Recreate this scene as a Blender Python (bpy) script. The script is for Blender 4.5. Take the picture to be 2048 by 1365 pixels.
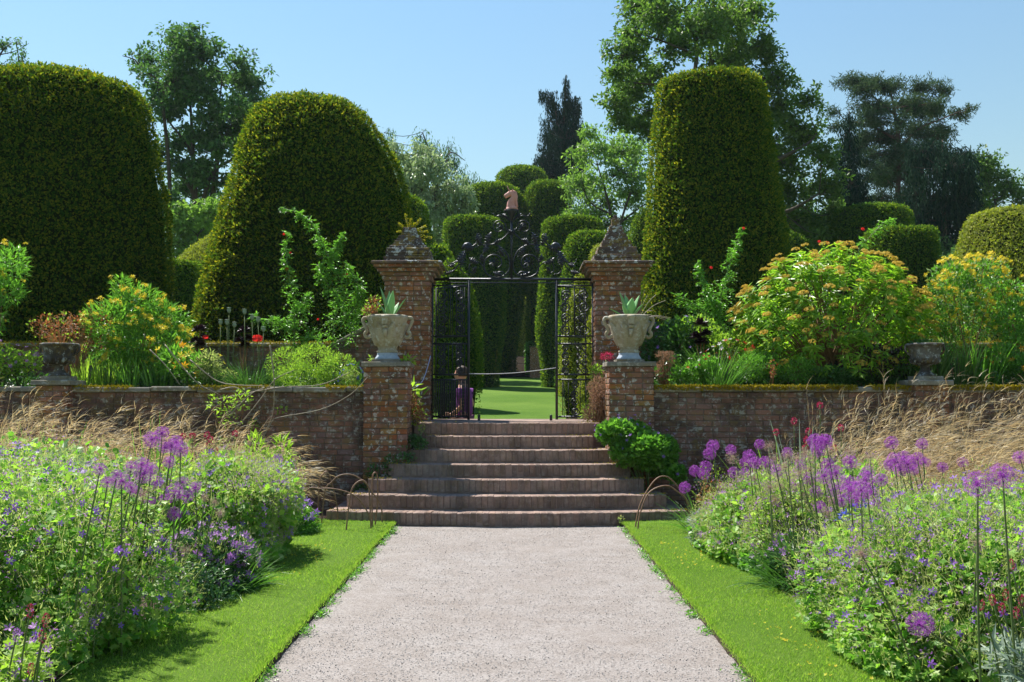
import bpy, bmesh, math, random
import numpy as np
from mathutils import Vector, Matrix, noise as mnoise

for _o in list(bpy.data.objects):
    bpy.data.objects.remove(_o)
sc = bpy.context.scene
COL = sc.collection
rng = np.random.default_rng(7)
random.seed(7)
R = math.radians

# ------------------------------------------------------------ camera, world, sun, exposure
F = 1991.0                       # focal length in pixels of a 2048 pixel wide frame
EYE = 1.6
PITCH = math.atan((785 - 682.5) / F)
cam_data = bpy.data.cameras.new('camera')
cam = bpy.data.objects.new('camera', cam_data)
COL.objects.link(cam)
cam_data.sensor_width = 36.0
cam_data.lens = F / 2048 * 36.0
cam_data.clip_start = 0.05
cam_data.clip_end = 3000
cam.location = (0, 0, EYE)
cam.rotation_euler = (math.pi / 2 + PITCH, 0, 0)
sc.camera = cam

SUN_EL, SUN_X, SUN_Y = 58.0, -0.68, 0.733
world = bpy.data.worlds.new('World')
sc.world = world
world.use_nodes = True
wn = world.node_tree
bg = wn.nodes['Background']
sky = wn.nodes.new('ShaderNodeTexSky')
sky.sky_type = 'NISHITA'
sky.sun_disc = False
sky.sun_elevation = R(SUN_EL)
sky.sun_rotation = math.atan2(SUN_X, SUN_Y)
sky.air_density = 2.2
sky.dust_density = 0.0
sky.ozone_density = 9.0
wn.links.new(sky.outputs[0], bg.inputs[0])
bg.inputs[1].default_value = 0.068
sun_data = bpy.data.lights.new('sun', 'SUN')
sun_data.energy = 5.0
sun_data.angle = R(0.53)
sun_data.color = (1.0, 0.955, 0.88)
sun = bpy.data.objects.new('sun', sun_data)
COL.objects.link(sun)
_c = math.cos(R(SUN_EL))
SUNV = Vector((SUN_X * _c, SUN_Y * _c, math.sin(R(SUN_EL)))).normalized()
sun.rotation_euler = (-SUNV).to_track_quat('-Z', 'Y').to_euler()
sun.location = (-30, 40, 60)
sc.view_settings.view_transform = 'Standard'
sc.view_settings.look = 'None'
sc.view_settings.exposure = 1.05
sc.view_settings.gamma = 1.0
sc.view_settings.use_curve_mapping = False
sc.render.engine = 'CYCLES'
sc.cycles.max_bounces = 6
sc.cycles.diffuse_bounces = 4
sc.cycles.glossy_bounces = 2
sc.cycles.transmission_bounces = 4
sc.cycles.transparent_max_bounces = 4
sc.cycles.use_denoising = True

_cp, _sp = math.cos(PITCH), math.sin(PITCH)
def P(px, py, Y):
    """world point at distance Y that the photograph shows at pixel (px, py)"""
    u = (px - 1024.0) / F
    v = (682.5 - py) / F
    d = Y / (_cp - v * _sp)
    return Vector((d * u, Y, EYE + d * (_sp + v * _cp)))

# ------------------------------------------------------------ mesh helpers
def npmesh(name, V, Fc, smooth=False):
    V = np.ascontiguousarray(V, dtype=np.float32).reshape(-1, 3)
    Fc = np.ascontiguousarray(Fc, dtype=np.int32)
    k = Fc.shape[1]
    me = bpy.data.meshes.new(name)
    me.vertices.add(len(V)); me.vertices.foreach_set('co', V.ravel())
    me.loops.add(Fc.size); me.loops.foreach_set('vertex_index', Fc.ravel())
    me.polygons.add(len(Fc))
    me.polygons.foreach_set('loop_start', np.arange(0, Fc.size, k, dtype=np.int32))
    me.polygons.foreach_set('loop_total', np.full(len(Fc), k, dtype=np.int32))
    me.polygons.foreach_set('use_smooth', np.full(len(Fc), smooth))
    me.update(calc_edges=True)
    return me

def add(name, me, mat=None, parent=None, loc=None, rot=None, **props):
    if mat is not None and not me.materials:
        me.materials.append(mat)
    o = bpy.data.objects.new(name, me)
    COL.objects.link(o)
    if parent is not None: o.parent = parent
    if loc is not None: o.location = loc
    if rot is not None: o.rotation_euler = rot
    for k, v in props.items(): o[k] = v
    return o

def thing(name, label, cat, loc=(0, 0, 0), rot=None, group=None, kind=None):
    o = bpy.data.objects.new(name, None)
    COL.objects.link(o)
    o.empty_display_size = 0.1
    o.location = loc
    if rot is not None: o.rotation_euler = rot
    o['label'] = label; o['category'] = cat
    if group: o['group'] = group
    if kind: o['kind'] = kind
    return o

class MB:
    """collects polygons of any size and links them as one mesh"""
    def __init__(s): s.v = []; s.f = []; s.sm = []
    def poly(s, vs, fs, smooth=False):
        n = len(s.v); s.v += [tuple(p) for p in vs]
        s.f += [tuple(i + n for i in f) for f in fs]; s.sm += [smooth] * len(fs)
    def box(s, lo, hi):
        x0, y0, z0 = lo; x1, y1, z1 = hi
        s.poly([(x0,y0,z0),(x1,y0,z0),(x1,y1,z0),(x0,y1,z0),(x0,y0,z1),(x1,y0,z1),(x1,y1,z1),(x0,y1,z1)],
               [(0,3,2,1),(4,5,6,7),(0,1,5,4),(1,2,6,5),(2,3,7,6),(3,0,4,7)])
    def tube(s, pts, rad, sides=6, cap=True):
        pts = [Vector(p) for p in pts]
        n = len(pts)
        if not hasattr(rad, '__len__'): rad = [rad] * n
        vs = []; fs = []
        ref = Vector((0, 0, 1))
        prev = None
        for i, p in enumerate(pts):
            t = (pts[min(i + 1, n - 1)] - pts[max(i - 1, 0)])
            if t.length < 1e-9: t = Vector((0, 0, 1))
            t.normalize()
            if prev is None:
                a = t.cross(ref)
                if a.length < 0.05: a = t.cross(Vector((1, 0, 0)))
                a.normalize()
            else:
                a = prev - t * prev.dot(t)
                if a.length < 1e-6: a = t.orthogonal()
                a.normalize()
            prev = a; b = t.cross(a)
            for k in range(sides):
                an = 2 * math.pi * k / sides
                vs.append(p + (a * math.cos(an) + b * math.sin(an)) * rad[i])
        for i in range(n - 1):
            for k in range(sides):
                k2 = (k + 1) % sides
                fs.append((i*sides+k, i*sides+k2, (i+1)*sides+k2, (i+1)*sides+k))
        if cap:
            fs.append(tuple(range(sides - 1, -1, -1)))
            fs.append(tuple((n - 1) * sides + k for k in range(sides)))
        s.poly(vs, fs, True)
    def lathe(s, prof, sides=32, centre=(0, 0, 0), cap=True):
        cx, cy, cz = centre
        vs = []; fs = []
        for r, z in prof:
            for k in range(sides):
                a = 2 * math.pi * k / sides
                vs.append((cx + r * math.cos(a), cy + r * math.sin(a), cz + z))
        for i in range(len(prof) - 1):
            for k in range(sides):
                k2 = (k + 1) % sides
                fs.append((i*sides+k, i*sides+k2, (i+1)*sides+k2, (i+1)*sides+k))
        if cap:
            fs.append(tuple(range(sides - 1, -1, -1)))
            fs.append(tuple((len(prof) - 1) * sides + k for k in range(sides)))
        s.poly(vs, fs, True)
    def build(s, name):
        me = bpy.data.meshes.new(name)
        me.from_pydata(s.v, [], s.f)
        me.polygons.foreach_set('use_smooth', s.sm)
        me.update()
        return me

def smoothpath(pts, n=24):
    """Catmull-Rom through the points"""
    p = [Vector(q) for q in pts]
    p = [p[0] * 2 - p[1]] + p + [p[-1] * 2 - p[-2]]
    out = []
    m = len(p) - 3
    per = max(2, int(math.ceil(n / m)))
    for i in range(1, m + 1):
        a, b, c, d = p[i-1], p[i], p[i+1], p[i+2]
        for k in range(per):
            t = k / per
            out.append(0.5 * ((2*b) + (c - a)*t + (2*a - 5*b + 4*c - d)*t*t + (3*b - a - 3*c + d)*t**3))
    out.append(p[-2].copy())
    return out

# leaf templates: x across, y along, z up from the blade; triangles
T_LEAF = (np.array([(0,0,0),(.26,.4,.07),(0,1,-.08),(-.26,.4,.07)], float), np.array([(0,1,2),(0,2,3)]))
T_LANCE = (np.array([(0,0,0),(.11,.35,.03),(0,1,-.12),(-.11,.35,.03)], float), np.array([(0,1,2),(0,2,3)]))
def _palm():
    v = [(0, 0, 0)]
    for k in range(9):
        a = R(-120 + 30 * k)
        r = (.55 if k % 2 else 1.0) * (1 - .18 * abs(k - 4) / 4)
        v.append((r * math.sin(a) * .62, .3 + r * math.cos(a) * .62, .05 * math.cos(a * 3)))
    return np.array(v, float), np.array([(0, k, k + 1) for k in range(1, 9)])
T_PALM = _palm()
T_ROUND = (np.array([(0,0,0),(.42,.25,.06),(.36,.75,.02),(0,1,-.06),(-.36,.75,.02),(-.42,.25,.06)], float), np.array([(0,1,2),(0,2,3),(0,3,4),(0,4,5)]))
def _spray():
    V = []; Fs = []
    for a, l in ((-42, .7), (0, 1), (42, .7)):
        c, s_ = math.cos(R(a)), math.sin(R(a)); n = len(V)
        for x, y, z in ((0,0,0),(.13,.45,.05),(0,1,0),(-.13,.45,.05)):
            x *= l; y *= l
            V.append((x*c + y*s_, -x*s_ + y*c, z))
        Fs += [(n, n+1, n+2), (n, n+2, n+3)]
    return np.array(V, float), np.array(Fs)
T_SPRAY = _spray()
def _flower(n=5, w=.36, cup=.25):
    V = [(0, 0, 0)]; Fs = []
    for k in range(n):
        a = 2 * math.pi * k / n; i = len(V)
        for da, r, z in ((-w, .62, cup*.6), (0, 1.0, cup), (w, .62, cup*.6)):
            V.append((r*math.cos(a+da), r*math.sin(a+da), z))
        Fs += [(0, i, i+1), (0, i+1, i+2)]
    return np.array(V, float), np.array(Fs)
T_FLOWER = _flower()

def nrm(a):
    return a / np.maximum(np.linalg.norm(a, axis=-1, keepdims=True), 1e-9)

def inst(T, pos, d, n, s):
    """template T at every pos, y along d, z near n, scale s -> verts, tris"""
    tv, tf = T
    d = nrm(d); x = nrm(np.cross(d, n)); z = np.cross(x, d)
    s = np.asarray(s, float).reshape(-1, 1, 1) * np.ones((len(pos), 1, 1))
    V = pos[:, None] + s * (tv[None, :, 0:1] * x[:, None] + tv[None, :, 1:2] * d[:, None] + tv[None, :, 2:3] * z[:, None])
    Fs = tf[None] + (np.arange(len(pos)) * len(tv))[:, None, None]
    return V.reshape(-1, 3), Fs.reshape(-1, 3)

def join(parts):
    V = []; Fs = []; n = 0
    for v, f in parts:
        V.append(v); Fs.append(f + n); n += len(v)
    return np.concatenate(V), np.concatenate(Fs)

def rvec(n): return nrm(rng.normal(size=(n, 3)))

def leaf_mesh(name, T, pos, d, n, s):
    return npmesh(name, *inst(T, pos, d, n, s))

def ribbons(root, d0, length, width, bend, segs=4, taper=True, curl=None):
    """blades: start at root, leave along d0 and bend towards bend (vector per blade) as they go"""
    n = len(root)
    d0 = nrm(d0)
    side = nrm(np.cross(d0, rvec(n)))
    pts = []; p = root.copy(); d = d0.copy()
    L = np.asarray(length, float).reshape(-1, 1) * np.ones((n, 1))
    W = np.asarray(width, float).reshape(-1, 1) * np.ones((n, 1))
    V = []
    for i in range(segs + 1):
        t = i / segs
        w = W * ((1 - t) ** .7 if taper else 1.0) * .5
        if i == segs and taper:
            w = W * .04
        V.append(np.stack([p - side * w, p + side * w], 1))
        d = nrm(d + bend / segs * (1 + t))
        p = p + d * L / segs
    V = np.stack(V, 1).reshape(n, -1, 3)          # n, (segs+1)*2, 3
    q = []
    for i in range(segs):
        a = 2 * i
        q.append((a, a + 1, a + 3)); q.append((a, a + 3, a + 2))
    q = np.array(q)
    Fs = (q[None] + (np.arange(n) * (segs + 1) * 2)[:, None, None]).reshape(-1, 3)
    return V.reshape(-1, 3), Fs

# ------------------------------------------------------------ materials
def newmat(name):
    m = bpy.data.materials.new(name); m.use_nodes = True
    nt = m.node_tree
    for n in list(nt.nodes):
        if n.type != 'OUTPUT_MATERIAL': nt.nodes.remove(n)
    return m, nt, nt.nodes['Material Output']
def N(nt, t, **kw):
    n = nt.nodes.new(t)
    for k, v in kw.items(): setattr(n, k, v)
    return n
def ramp(nt, stops, fac=None, interp='LINEAR'):
    r = N(nt, 'ShaderNodeValToRGB'); cr = r.color_ramp; cr.interpolation = interp
    while len(cr.elements) > 1: cr.elements.remove(cr.elements[-1])
    cr.elements[0].position = stops[0][0]; cr.elements[0].color = (*stops[0][1], 1)
    for p, c in stops[1:]:
        e = cr.elements.new(p); e.color = (*c, 1)
    if fac is not None: nt.links.new(fac, r.inputs[0])
    return r
def mixc(nt, a, b, fac, mode='MIX'):
    m = N(nt, 'ShaderNodeMix', data_type='RGBA', blend_type=mode)
    for s_, v in ((6, a), (7, b)):
        if hasattr(v, 'links'): nt.links.new(v, m.inputs[s_])
        else: m.inputs[s_].default_value = (*v, 1)
    if hasattr(fac, 'links'): nt.links.new(fac, m.inputs[0])
    else: m.inputs[0].default_value = fac
    return m.outputs[2]
def noise(nt, scale, detail=4, rough=.6, coord='Object', vec=None):
    tc = N(nt, 'ShaderNodeTexCoord'); n = N(nt, 'ShaderNodeTexNoise')
    n.inputs['Scale'].default_value = scale; n.inputs['Detail'].default_value = detail
    n.inputs['Roughness'].default_value = rough
    nt.links.new(vec if vec is not None else tc.outputs[coord], n.inputs['Vector'])
    return n
def math_(nt, op, a, b=None):
    m = N(nt, 'ShaderNodeMath', operation=op)
    for i, v in enumerate((a, b)):
        if v is None: continue
        if hasattr(v, 'links'): nt.links.new(v, m.inputs[i])
        else: m.inputs[i].default_value = v
    return m.outputs[0]

GAIN = 1.75
def foliage(name, cols, trans=.35, rough=.55, spec=.3, patch=1.2, tint=(1.08, 1.22, .62), patch_amt=.22):
    """leaf colours differ leaf by leaf and drift slowly over the plant; light also comes through the leaf"""
    m, nt, out = newmat(name)
    gain = (1.8 if 'yew' in name else GAIN) if max(max(c) for c in cols) < .36 and name not in ('black_purple_leaves',) else 1.0
    cols = [tuple(min(.8, v * gain) for v in c) for c in cols]
    trans = min(.55, trans * 1.15)
    g = N(nt, 'ShaderNodeNewGeometry')
    k = len(cols)
    r = ramp(nt, [(i / (k - 1) if k > 1 else 0, c) for i, c in enumerate(cols)], g.outputs['Random Per Island'])
    nz = noise(nt, patch, 3)
    col = mixc(nt, r.outputs[0], (.45, .5, .4), math_(nt, 'MULTIPLY', nz.outputs[0], patch_amt * 2), 'MULTIPLY')
    b = N(nt, 'ShaderNodeBsdfPrincipled')
    b.inputs['Roughness'].default_value = rough
    b.inputs['Specular IOR Level'].default_value = spec
    nt.links.new(col, b.inputs['Base Color'])
    t = N(nt, 'ShaderNodeBsdfTranslucent')
    nt.links.new(mixc(nt, col, tint, 1.0, 'MULTIPLY'), t.inputs[0])
    mx = N(nt, 'ShaderNodeMixShader'); mx.inputs[0].default_value = trans
    nt.links.new(b.outputs[0], mx.inputs[1]); nt.links.new(t.outputs[0], mx.inputs[2])
    nt.links.new(mx.outputs[0], out.inputs[0])
    return m

def simple(name, stops, scale=8, rough=.8, spec=.3, metal=0, bump=.0, bscale=40, detail=6, coord='Object', bdist=.01):
    m, nt, out = newmat(name)
    nz = noise(nt, scale, detail, .65, coord)
    r = ramp(nt, stops, nz.outputs[0])
    b = N(nt, 'ShaderNodeBsdfPrincipled')
    b.inputs['Roughness'].default_value = rough
    b.inputs['Specular IOR Level'].default_value = spec
    b.inputs['Metallic'].default_value = metal
    nt.links.new(r.outputs[0], b.inputs['Base Color'])
    if bump:
        n2 = noise(nt, bscale, 5, .7, coord)
        bp = N(nt, 'ShaderNodeBump'); bp.inputs['Strength'].default_value = bump; bp.inputs['Distance'].default_value = bdist
        nt.links.new(n2.outputs[0], bp.inputs['Height']); nt.links.new(bp.outputs[0], b.inputs['Normal'])
    nt.links.new(b.outputs[0], out.inputs[0])
    return m

def brick_material(name, ramp_stops, lichen=.45, dark=.5, light=(.42,.42,.38)):
    m, nt, out = newmat(name)
    oi = N(nt, 'ShaderNodeObjectInfo'); g = N(nt, 'ShaderNodeNewGeometry')
    h = math_(nt, 'FRACT', math_(nt, 'ADD', oi.outputs['Random'], math_(nt, 'MULTIPLY', g.outputs['Random Per Island'], 7.31)))
    base = ramp(nt, ramp_stops, h).outputs[0]
    wp = g.outputs['Position']
    fine = noise(nt, 55, 5, .7, vec=wp)
    base = mixc(nt, base, (.5, .45, .42), math_(nt, 'MULTIPLY', fine.outputs[0], .9), 'MULTIPLY')
    dk = noise(nt, 2.2, 5, .7, vec=wp)
    dkr = ramp(nt, [(.40, (0,0,0)), (.58, (1,1,1))], dk.outputs[0])
    base = mixc(nt, base, (.035, .028, .022), math_(nt, 'MULTIPLY', dkr.outputs[0], dark))
    mo = noise(nt, 6.5, 6, .75, vec=wp)
    mor = ramp(nt, [(.50, (0,0,0)), (.60, (1,1,1))], mo.outputs[0])
    base = mixc(nt, base, (.21, .15, .035), math_(nt, 'MULTIPLY', mor.outputs[0], lichen))
    li = noise(nt, 14, 6, .72, vec=wp)
    lir = ramp(nt, [(.545, (0,0,0)), (.60, (1,1,1))], li.outputs[0])
    base = mixc(nt, base, light, math_(nt, 'MULTIPLY', lir.outputs[0], lichen * 1.3))
    b = N(nt, 'ShaderNodeBsdfPrincipled'); b.inputs['Roughness'].default_value = .9
    b.inputs['Specular IOR Level'].default_value = .2
    nt.links.new(base, b.inputs['Base Color'])
    bp = N(nt, 'ShaderNodeBump'); bp.inputs['Strength'].default_value = .7; bp.inputs['Distance'].default_value = .006
    nt.links.new(fine.outputs[0], bp.inputs['Height']); nt.links.new(bp.outputs[0], b.inputs['Normal'])
    nt.links.new(b.outputs[0], out.inputs[0])
    return m

M = {}
M['brick_wall'] = brick_material('brick_wall', [(0,(.26,.15,.13)),(.25,(.34,.17,.12)),(.5,(.24,.15,.14)),(.7,(.38,.19,.13)),(.85,(.30,.18,.16)),(1,(.21,.14,.13))], .42, .72)
M['brick_pier'] = brick_material('brick_pier', [(0,(.36,.12,.055)),(.2,(.46,.18,.07)),(.38,(.28,.15,.125)),(.55,(.50,.24,.10)),(.7,(.36,.19,.16)),(.85,(.42,.17,.09)),(1,(.34,.20,.18))], .55, .5, (.55,.54,.50))
M['mortar_step'] = simple('step_mortar', [(.3,(.16,.11,.09)),(.6,(.28,.20,.165))], 7, .95, bump=.4)
M['brick_step'] = brick_material('brick_step', [(0,(.34,.25,.215)),(.3,(.42,.30,.245)),(.6,(.38,.28,.24)),(.8,(.46,.30,.24)),(1,(.34,.26,.23))], .16, .55, (.40,.36,.32))
M['mortar'] = simple('mortar', [(.3,(.07,.055,.045)),(.6,(.20,.165,.13))], 9, .95, bump=.5)
M['cap_stone'] = brick_material('cap_stone', [(0,(.17,.125,.11)),(.5,(.22,.15,.125)),(1,(.14,.11,.10))], .9, .6, (.45,.46,.46))
M['stone'] = brick_material('grey_stone', [(0,(.30,.28,.24)),(1,(.36,.34,.29))], .35, .35, (.5,.5,.46))
M['urn'] = brick_material('urn_stone', [(0,(.52,.46,.34)),(1,(.54,.49,.37))], .5, .22, (.52,.52,.47))
M['lead'] = simple('blue_grey_stone', [(.3,(.24,.29,.36)),(.7,(.40,.45,.52))], 12, .7, bump=.4)
M['old_urn'] = brick_material('weathered_urn_stone', [(0,(.15,.15,.145)),(1,(.22,.21,.20))], .5, .85, (.40,.42,.42))
M['iron'] = simple('wrought_iron', [(.3,(.010,.012,.018)),(.7,(.028,.032,.042))], 30, .42, .6, .25, .3, 80)
M['soil'] = simple('soil', [(.3,(.035,.022,.014)),(.7,(.09,.06,.04))], 14, .95, bump=.9, bscale=30, bdist=.04)
M['wood'] = simple('willow_rod', [(.3,(.13,.065,.04)),(.7,(.30,.17,.10))], 25, .6, .4)
M['bark'] = simple('bark', [(.3,(.035,.028,.022)),(.7,(.10,.08,.06))], 6, .9, bump=.8, bscale=20, bdist=.03)
M['bark_pine'] = simple('pine_bark', [(.3,(.06,.035,.028)),(.7,(.15,.095,.075))], 5, .9, bump=.8, bscale=18, bdist=.03)
M['twig'] = simple('pale_twig', [(.3,(.20,.16,.11)),(.7,(.34,.29,.21))], 25, .7)
M['stem'] = simple('green_stem', [(.3,(.07,.11,.03)),(.7,(.14,.19,.06))], 25, .5)
M['stem_brown'] = simple('brown_stem', [(.3,(.16,.08,.04)),(.7,(.28,.16,.08))], 12, .7)
M['unicorn'] = simple('pink_painted_head', [(.3,(.46,.20,.16)),(.7,(.60,.32,.27))], 14, .6, bump=.4)
M['rope'] = simple('white_rope', [(.3,(.6,.58,.54)),(.7,(.8,.78,.74))], 60, .8)
M['cord'] = simple('blue_cord', [(.3,(.30,.32,.52)),(.7,(.42,.44,.62))], 60, .5)
M['shirt'] = simple('purple_shirt', [(.3,(.15,.03,.20)),(.7,(.20,.045,.26))], 9, .85)
M['trousers'] = simple('plum_trousers', [(.3,(.14,.05,.09)),(.7,(.18,.07,.11))], 9, .85)
M['skin'] = simple('skin', [(.3,(.50,.27,.19)),(.7,(.58,.33,.24))], 9, .5)
M['hair'] = simple('grey_brown_hair', [(.3,(.035,.024,.016)),(.7,(.08,.055,.04))], 60, .7)
M['moss'] = foliage('moss', [(.34,.26,.02),(.50,.38,.03),(.26,.24,.02),(.42,.28,.03)], .1, .9, .1)
M['moss_bright'] = foliage('yellow_stonecrop', [(.52,.40,.02),(.42,.40,.03),(.60,.48,.04)], .3, .6, .2)
# foliage of many kinds (real leaf albedo)
M['yew'] = foliage('yew', [(.022,.062,.013),(.036,.076,.014),(.075,.112,.016),(.15,.16,.02)], .52, .8, .05, .8, (1.75,1.55,.5), patch_amt=.35)
M['yew_far'] = foliage('yew_clipped', [(.026,.066,.013),(.048,.10,.017),(.11,.155,.022)], .52, .8, .05, .6, (1.6,1.5,.5), patch_amt=.3)
M['yew_gold_lit'] = foliage('golden_lit_yew', [(.15,.17,.02),(.22,.22,.025),(.10,.13,.018)], .35, .6, .25, .6)  # golden leaves; on the gap yew this gold stands in for sunlight
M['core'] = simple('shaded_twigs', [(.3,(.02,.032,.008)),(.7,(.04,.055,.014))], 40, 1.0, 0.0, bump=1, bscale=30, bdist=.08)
M['oak'] = foliage('oak_leaves', [(.042,.085,.018),(.07,.125,.026),(.11,.165,.034)], .42, .5, .35, .25)
M['lime'] = foliage('light_tree_leaves', [(.08,.14,.03),(.12,.20,.04),(.16,.24,.06)], .45, .5, .35, .3)
M['beech'] = foliage('dark_tree_leaves', [(.030,.070,.026),(.052,.105,.038),(.08,.14,.05)], .36, .6, .15, .3)
M['silver'] = foliage('silver_green_leaves', [(.12,.18,.09),(.18,.24,.13),(.24,.30,.18)], .35, .4, .5, .3, (1.1,1.1,.8))
M['pine'] = foliage('pine_needles', [(.024,.050,.028),(.045,.078,.04),(.065,.09,.045)], .2, .8, .05, .3, (1.1,1.1,.8))
M['cedar'] = foliage('weeping_conifer', [(.008,.022,.014),(.014,.034,.02),(.022,.044,.024)], .12, .9, .03, .4, (1,1.1,.9))
M['geranium'] = foliage('geranium_leaves', [(.065,.165,.022),(.12,.245,.03),(.19,.32,.045),(.27,.345,.085)], .55, .45, .4, 2.5)
M['haze_stems'] = foliage('seed_stems', [(.40,.45,.17),(.50,.51,.27),(.30,.40,.12),(.52,.44,.36)], .5, .6, .3, 2)
M['fresh'] = foliage('fresh_green_leaves', [(.05,.13,.02),(.09,.20,.03),(.13,.27,.04)], .45, .35, .5, 2)
M['deep'] = foliage('deep_green_leaves', [(.02,.06,.015),(.04,.095,.02),(.06,.13,.03)], .3, .35, .5, 2)
M['grassy'] = foliage('strap_leaves', [(.04,.10,.02),(.07,.16,.03),(.10,.20,.04)], .4, .4, .5, 2)
M['limegreen'] = foliage('lime_green_leaves', [(.16,.25,.03),(.24,.34,.05),(.11,.19,.03)], .45, .5, .3, 2)
M['blue_leaf'] = foliage('silver_leaves', [(.26,.34,.26),(.36,.43,.34),(.18,.27,.18)], .3, .6, .3, 2, (1,1,.9))
M['bronze'] = foliage('bronze_leaves', [(.14,.06,.03),(.22,.10,.05),(.14,.13,.04)], .3, .6, .3, 3, (1.2,.9,.6))
M['fennel'] = foliage('bronze_fennel', [(.28,.17,.12),(.36,.23,.17),(.22,.17,.09)], .35, .8, .2, 3, (1.1,.95,.8))
M['straw'] = foliage('straw_grass', [(.47,.38,.23),(.60,.50,.32),(.34,.23,.13),(.66,.60,.44)], .5, .45, .5, 1.5, (1.1,1,.8), .25)
M['black_leaf'] = foliage('black_purple_leaves', [(.012,.006,.012),(.035,.012,.02)], .1, .3, .6, 4, (1,.6,.8))
M['agave'] = foliage('agave_leaves', [(.14,.26,.12),(.18,.32,.15)], .25, .4, .5, 3, (1,1.2,.6))
M['purple'] = foliage('violet_petals', [(.24,.10,.52),(.34,.16,.62),(.18,.07,.46)], .35, .5, .2, 5, (1.1,1,1.1), .1)
M['mauve'] = foliage('mauve_petals', [(.40,.16,.50),(.48,.24,.58)], .35, .5, .2, 5, (1.1,1,1.1), .1)
M['allium'] = foliage('allium_florets', [(.34,.06,.42),(.46,.11,.54),(.26,.04,.34)], .3, .5, .2, 9, (1.1,1,1.1), .1)
M['allium_dry'] = foliage('spent_allium_florets', [(.36,.18,.24),(.40,.34,.20),(.46,.30,.30)], .3, .6, .2, 9, (1.1,1,1), .1)
M['blue'] = foliage('blue_petals', [(.06,.07,.50),(.10,.12,.62)], .35, .5, .2, 5, (1,1,1.1), .1)
M['yellow'] = foliage('yellow_petals', [(.80,.66,.04),(.80,.72,.08),(.78,.56,.03)], .35, .5, .2, 5, (1.1,1,.8), .1)
M['orange'] = foliage('orange_petals', [(.72,.30,.02),(.75,.40,.03)], .35, .5, .2, 5, (1.1,1,.8), .1)
M['umbel'] = foliage('orange_brown_umbels', [(.64,.44,.08),(.70,.54,.10),(.56,.36,.07),(.60,.56,.12)], .3, .7, .2, 5, (1.1,1,.8), .1)
M['red'] = foliage('red_petals', [(.62,.03,.02),(.70,.05,.04)], .35, .5, .2, 5, (1.1,.8,.8), .1)
M['crimson'] = foliage('crimson_petals', [(.35,.02,.08),(.5,.05,.14)], .3, .5, .2, 5, (1.1,.8,.8), .1)
M['white'] = foliage('white_petals', [(.75,.72,.70),(.8,.7,.74)], .35, .5, .2, 5, (1,1,1), .1)
# ------------------------------------------------------------ ground
def terrain(y):
    k = [(-60, 0), (13.4, 0), (16.6, .25), (17, .25), (60, 2.5), (75, 4.8), (90, 6), (140, 7), (900, 7)]
    return float(np.interp(y, [a for a, _ in k], [b for _, b in k]))

def grass_material():
    m, nt, out = newmat('lawn_grass')
    g = N(nt, 'ShaderNodeNewGeometry')
    a = noise(nt, 60, 6, .8, vec=g.outputs['Position'])
    c = ramp(nt, [(.25, (.05,.115,.014)), (.5, (.105,.195,.024)), (.75, (.17,.26,.045))], a.outputs[0]).outputs[0]
    b2 = noise(nt, 1.1, 4, .6, vec=g.outputs['Position'])
    c = mixc(nt, c, (.17,.23,.03), math_(nt, 'MULTIPLY', b2.outputs[0], .3))
    b3 = noise(nt, .16, 5, .7, vec=g.outputs['Position'])
    c = mixc(nt, c, (.62,.74,.45), ramp(nt, [(.42,(0,0,0)),(.6,(1,1,1))], b3.outputs[0]).outputs[0], 'MULTIPLY')
    b4 = noise(nt, 9, 5, .8, vec=g.outputs['Position'])
    c = mixc(nt, c, (.6,.64,.5), math_(nt, 'MULTIPLY', b4.outputs[0], .9), 'MULTIPLY')
    b = N(nt, 'ShaderNodeBsdfPrincipled'); b.inputs['Roughness'].default_value = .9
    b.inputs['Specular IOR Level'].default_value = .1
    nt.links.new(c, b.inputs['Base Color'])
    n2 = noise(nt, 90, 4, .8, vec=g.outputs['Position'])
    bp = N(nt, 'ShaderNodeBump'); bp.inputs['Strength'].default_value = .8; bp.inputs['Distance'].default_value = .02
    nt.links.new(n2.outputs[0], bp.inputs['Height']); nt.links.new(bp.outputs[0], b.inputs['Normal'])
    nt.links.new(b.outputs[0], out.inputs[0])
    return m
M['lawn'] = grass_material()

xs = np.array([-500, -200, -100, -60, -30, -15, -8, -4, 0, 4, 8, 15, 30, 60, 100, 200, 500], float)
ys = np.array([-60, -20, 0, 6, 13.4, 16.6, 17, 25, 35, 45, 60, 66, 75, 82, 90, 110, 140, 200, 400, 900], float)
V = [(x, y, terrain(y) - .004) for y in ys for x in xs]
nx = len(xs)
Fq = [(j*nx+i, j*nx+i+1, (j+1)*nx+i+1, (j+1)*nx+i) for j in range(len(ys)-1) for i in range(nx-1)]
add('ground', npmesh('ground', V, Fq), M['lawn'], kind='structure')

# front beds: bare soil under the border plants
mb = MB()
def bumpy_sheet(x0, x1, y0, y1, z, dx, amp, seed=0, name='soil', fz=None):
    nxx = max(2, int((x1-x0)/dx)); nyy = max(2, int((y1-y0)/dx))
    X = np.linspace(x0, x1, nxx+1); Y = np.linspace(y0, y1, nyy+1)
    V = []
    for y in Y:
        for x in X:
            h = mnoise.fractal(Vector((x*1.3, y*1.3, seed)), 1, 2, 4) * amp
            V.append((x, y, z + h + (fz(x, y) if fz else 0)))
    n = nxx + 1
    Fq = [(j*n+i, j*n+i+1, (j+1)*n+i+1, (j+1)*n+i) for j in range(nyy) for i in range(nxx)]
    return npmesh(name, V, Fq, True)
add('border_soil', bumpy_sheet(-12, -2.3, 1.5, 13.3, .05, .3, .03), M['soil'], kind='structure')
add('border_soil', bumpy_sheet(2.1, 12, 1.5, 13.3, .05, .3, .03, 5), M['soil'], kind='structure')

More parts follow.
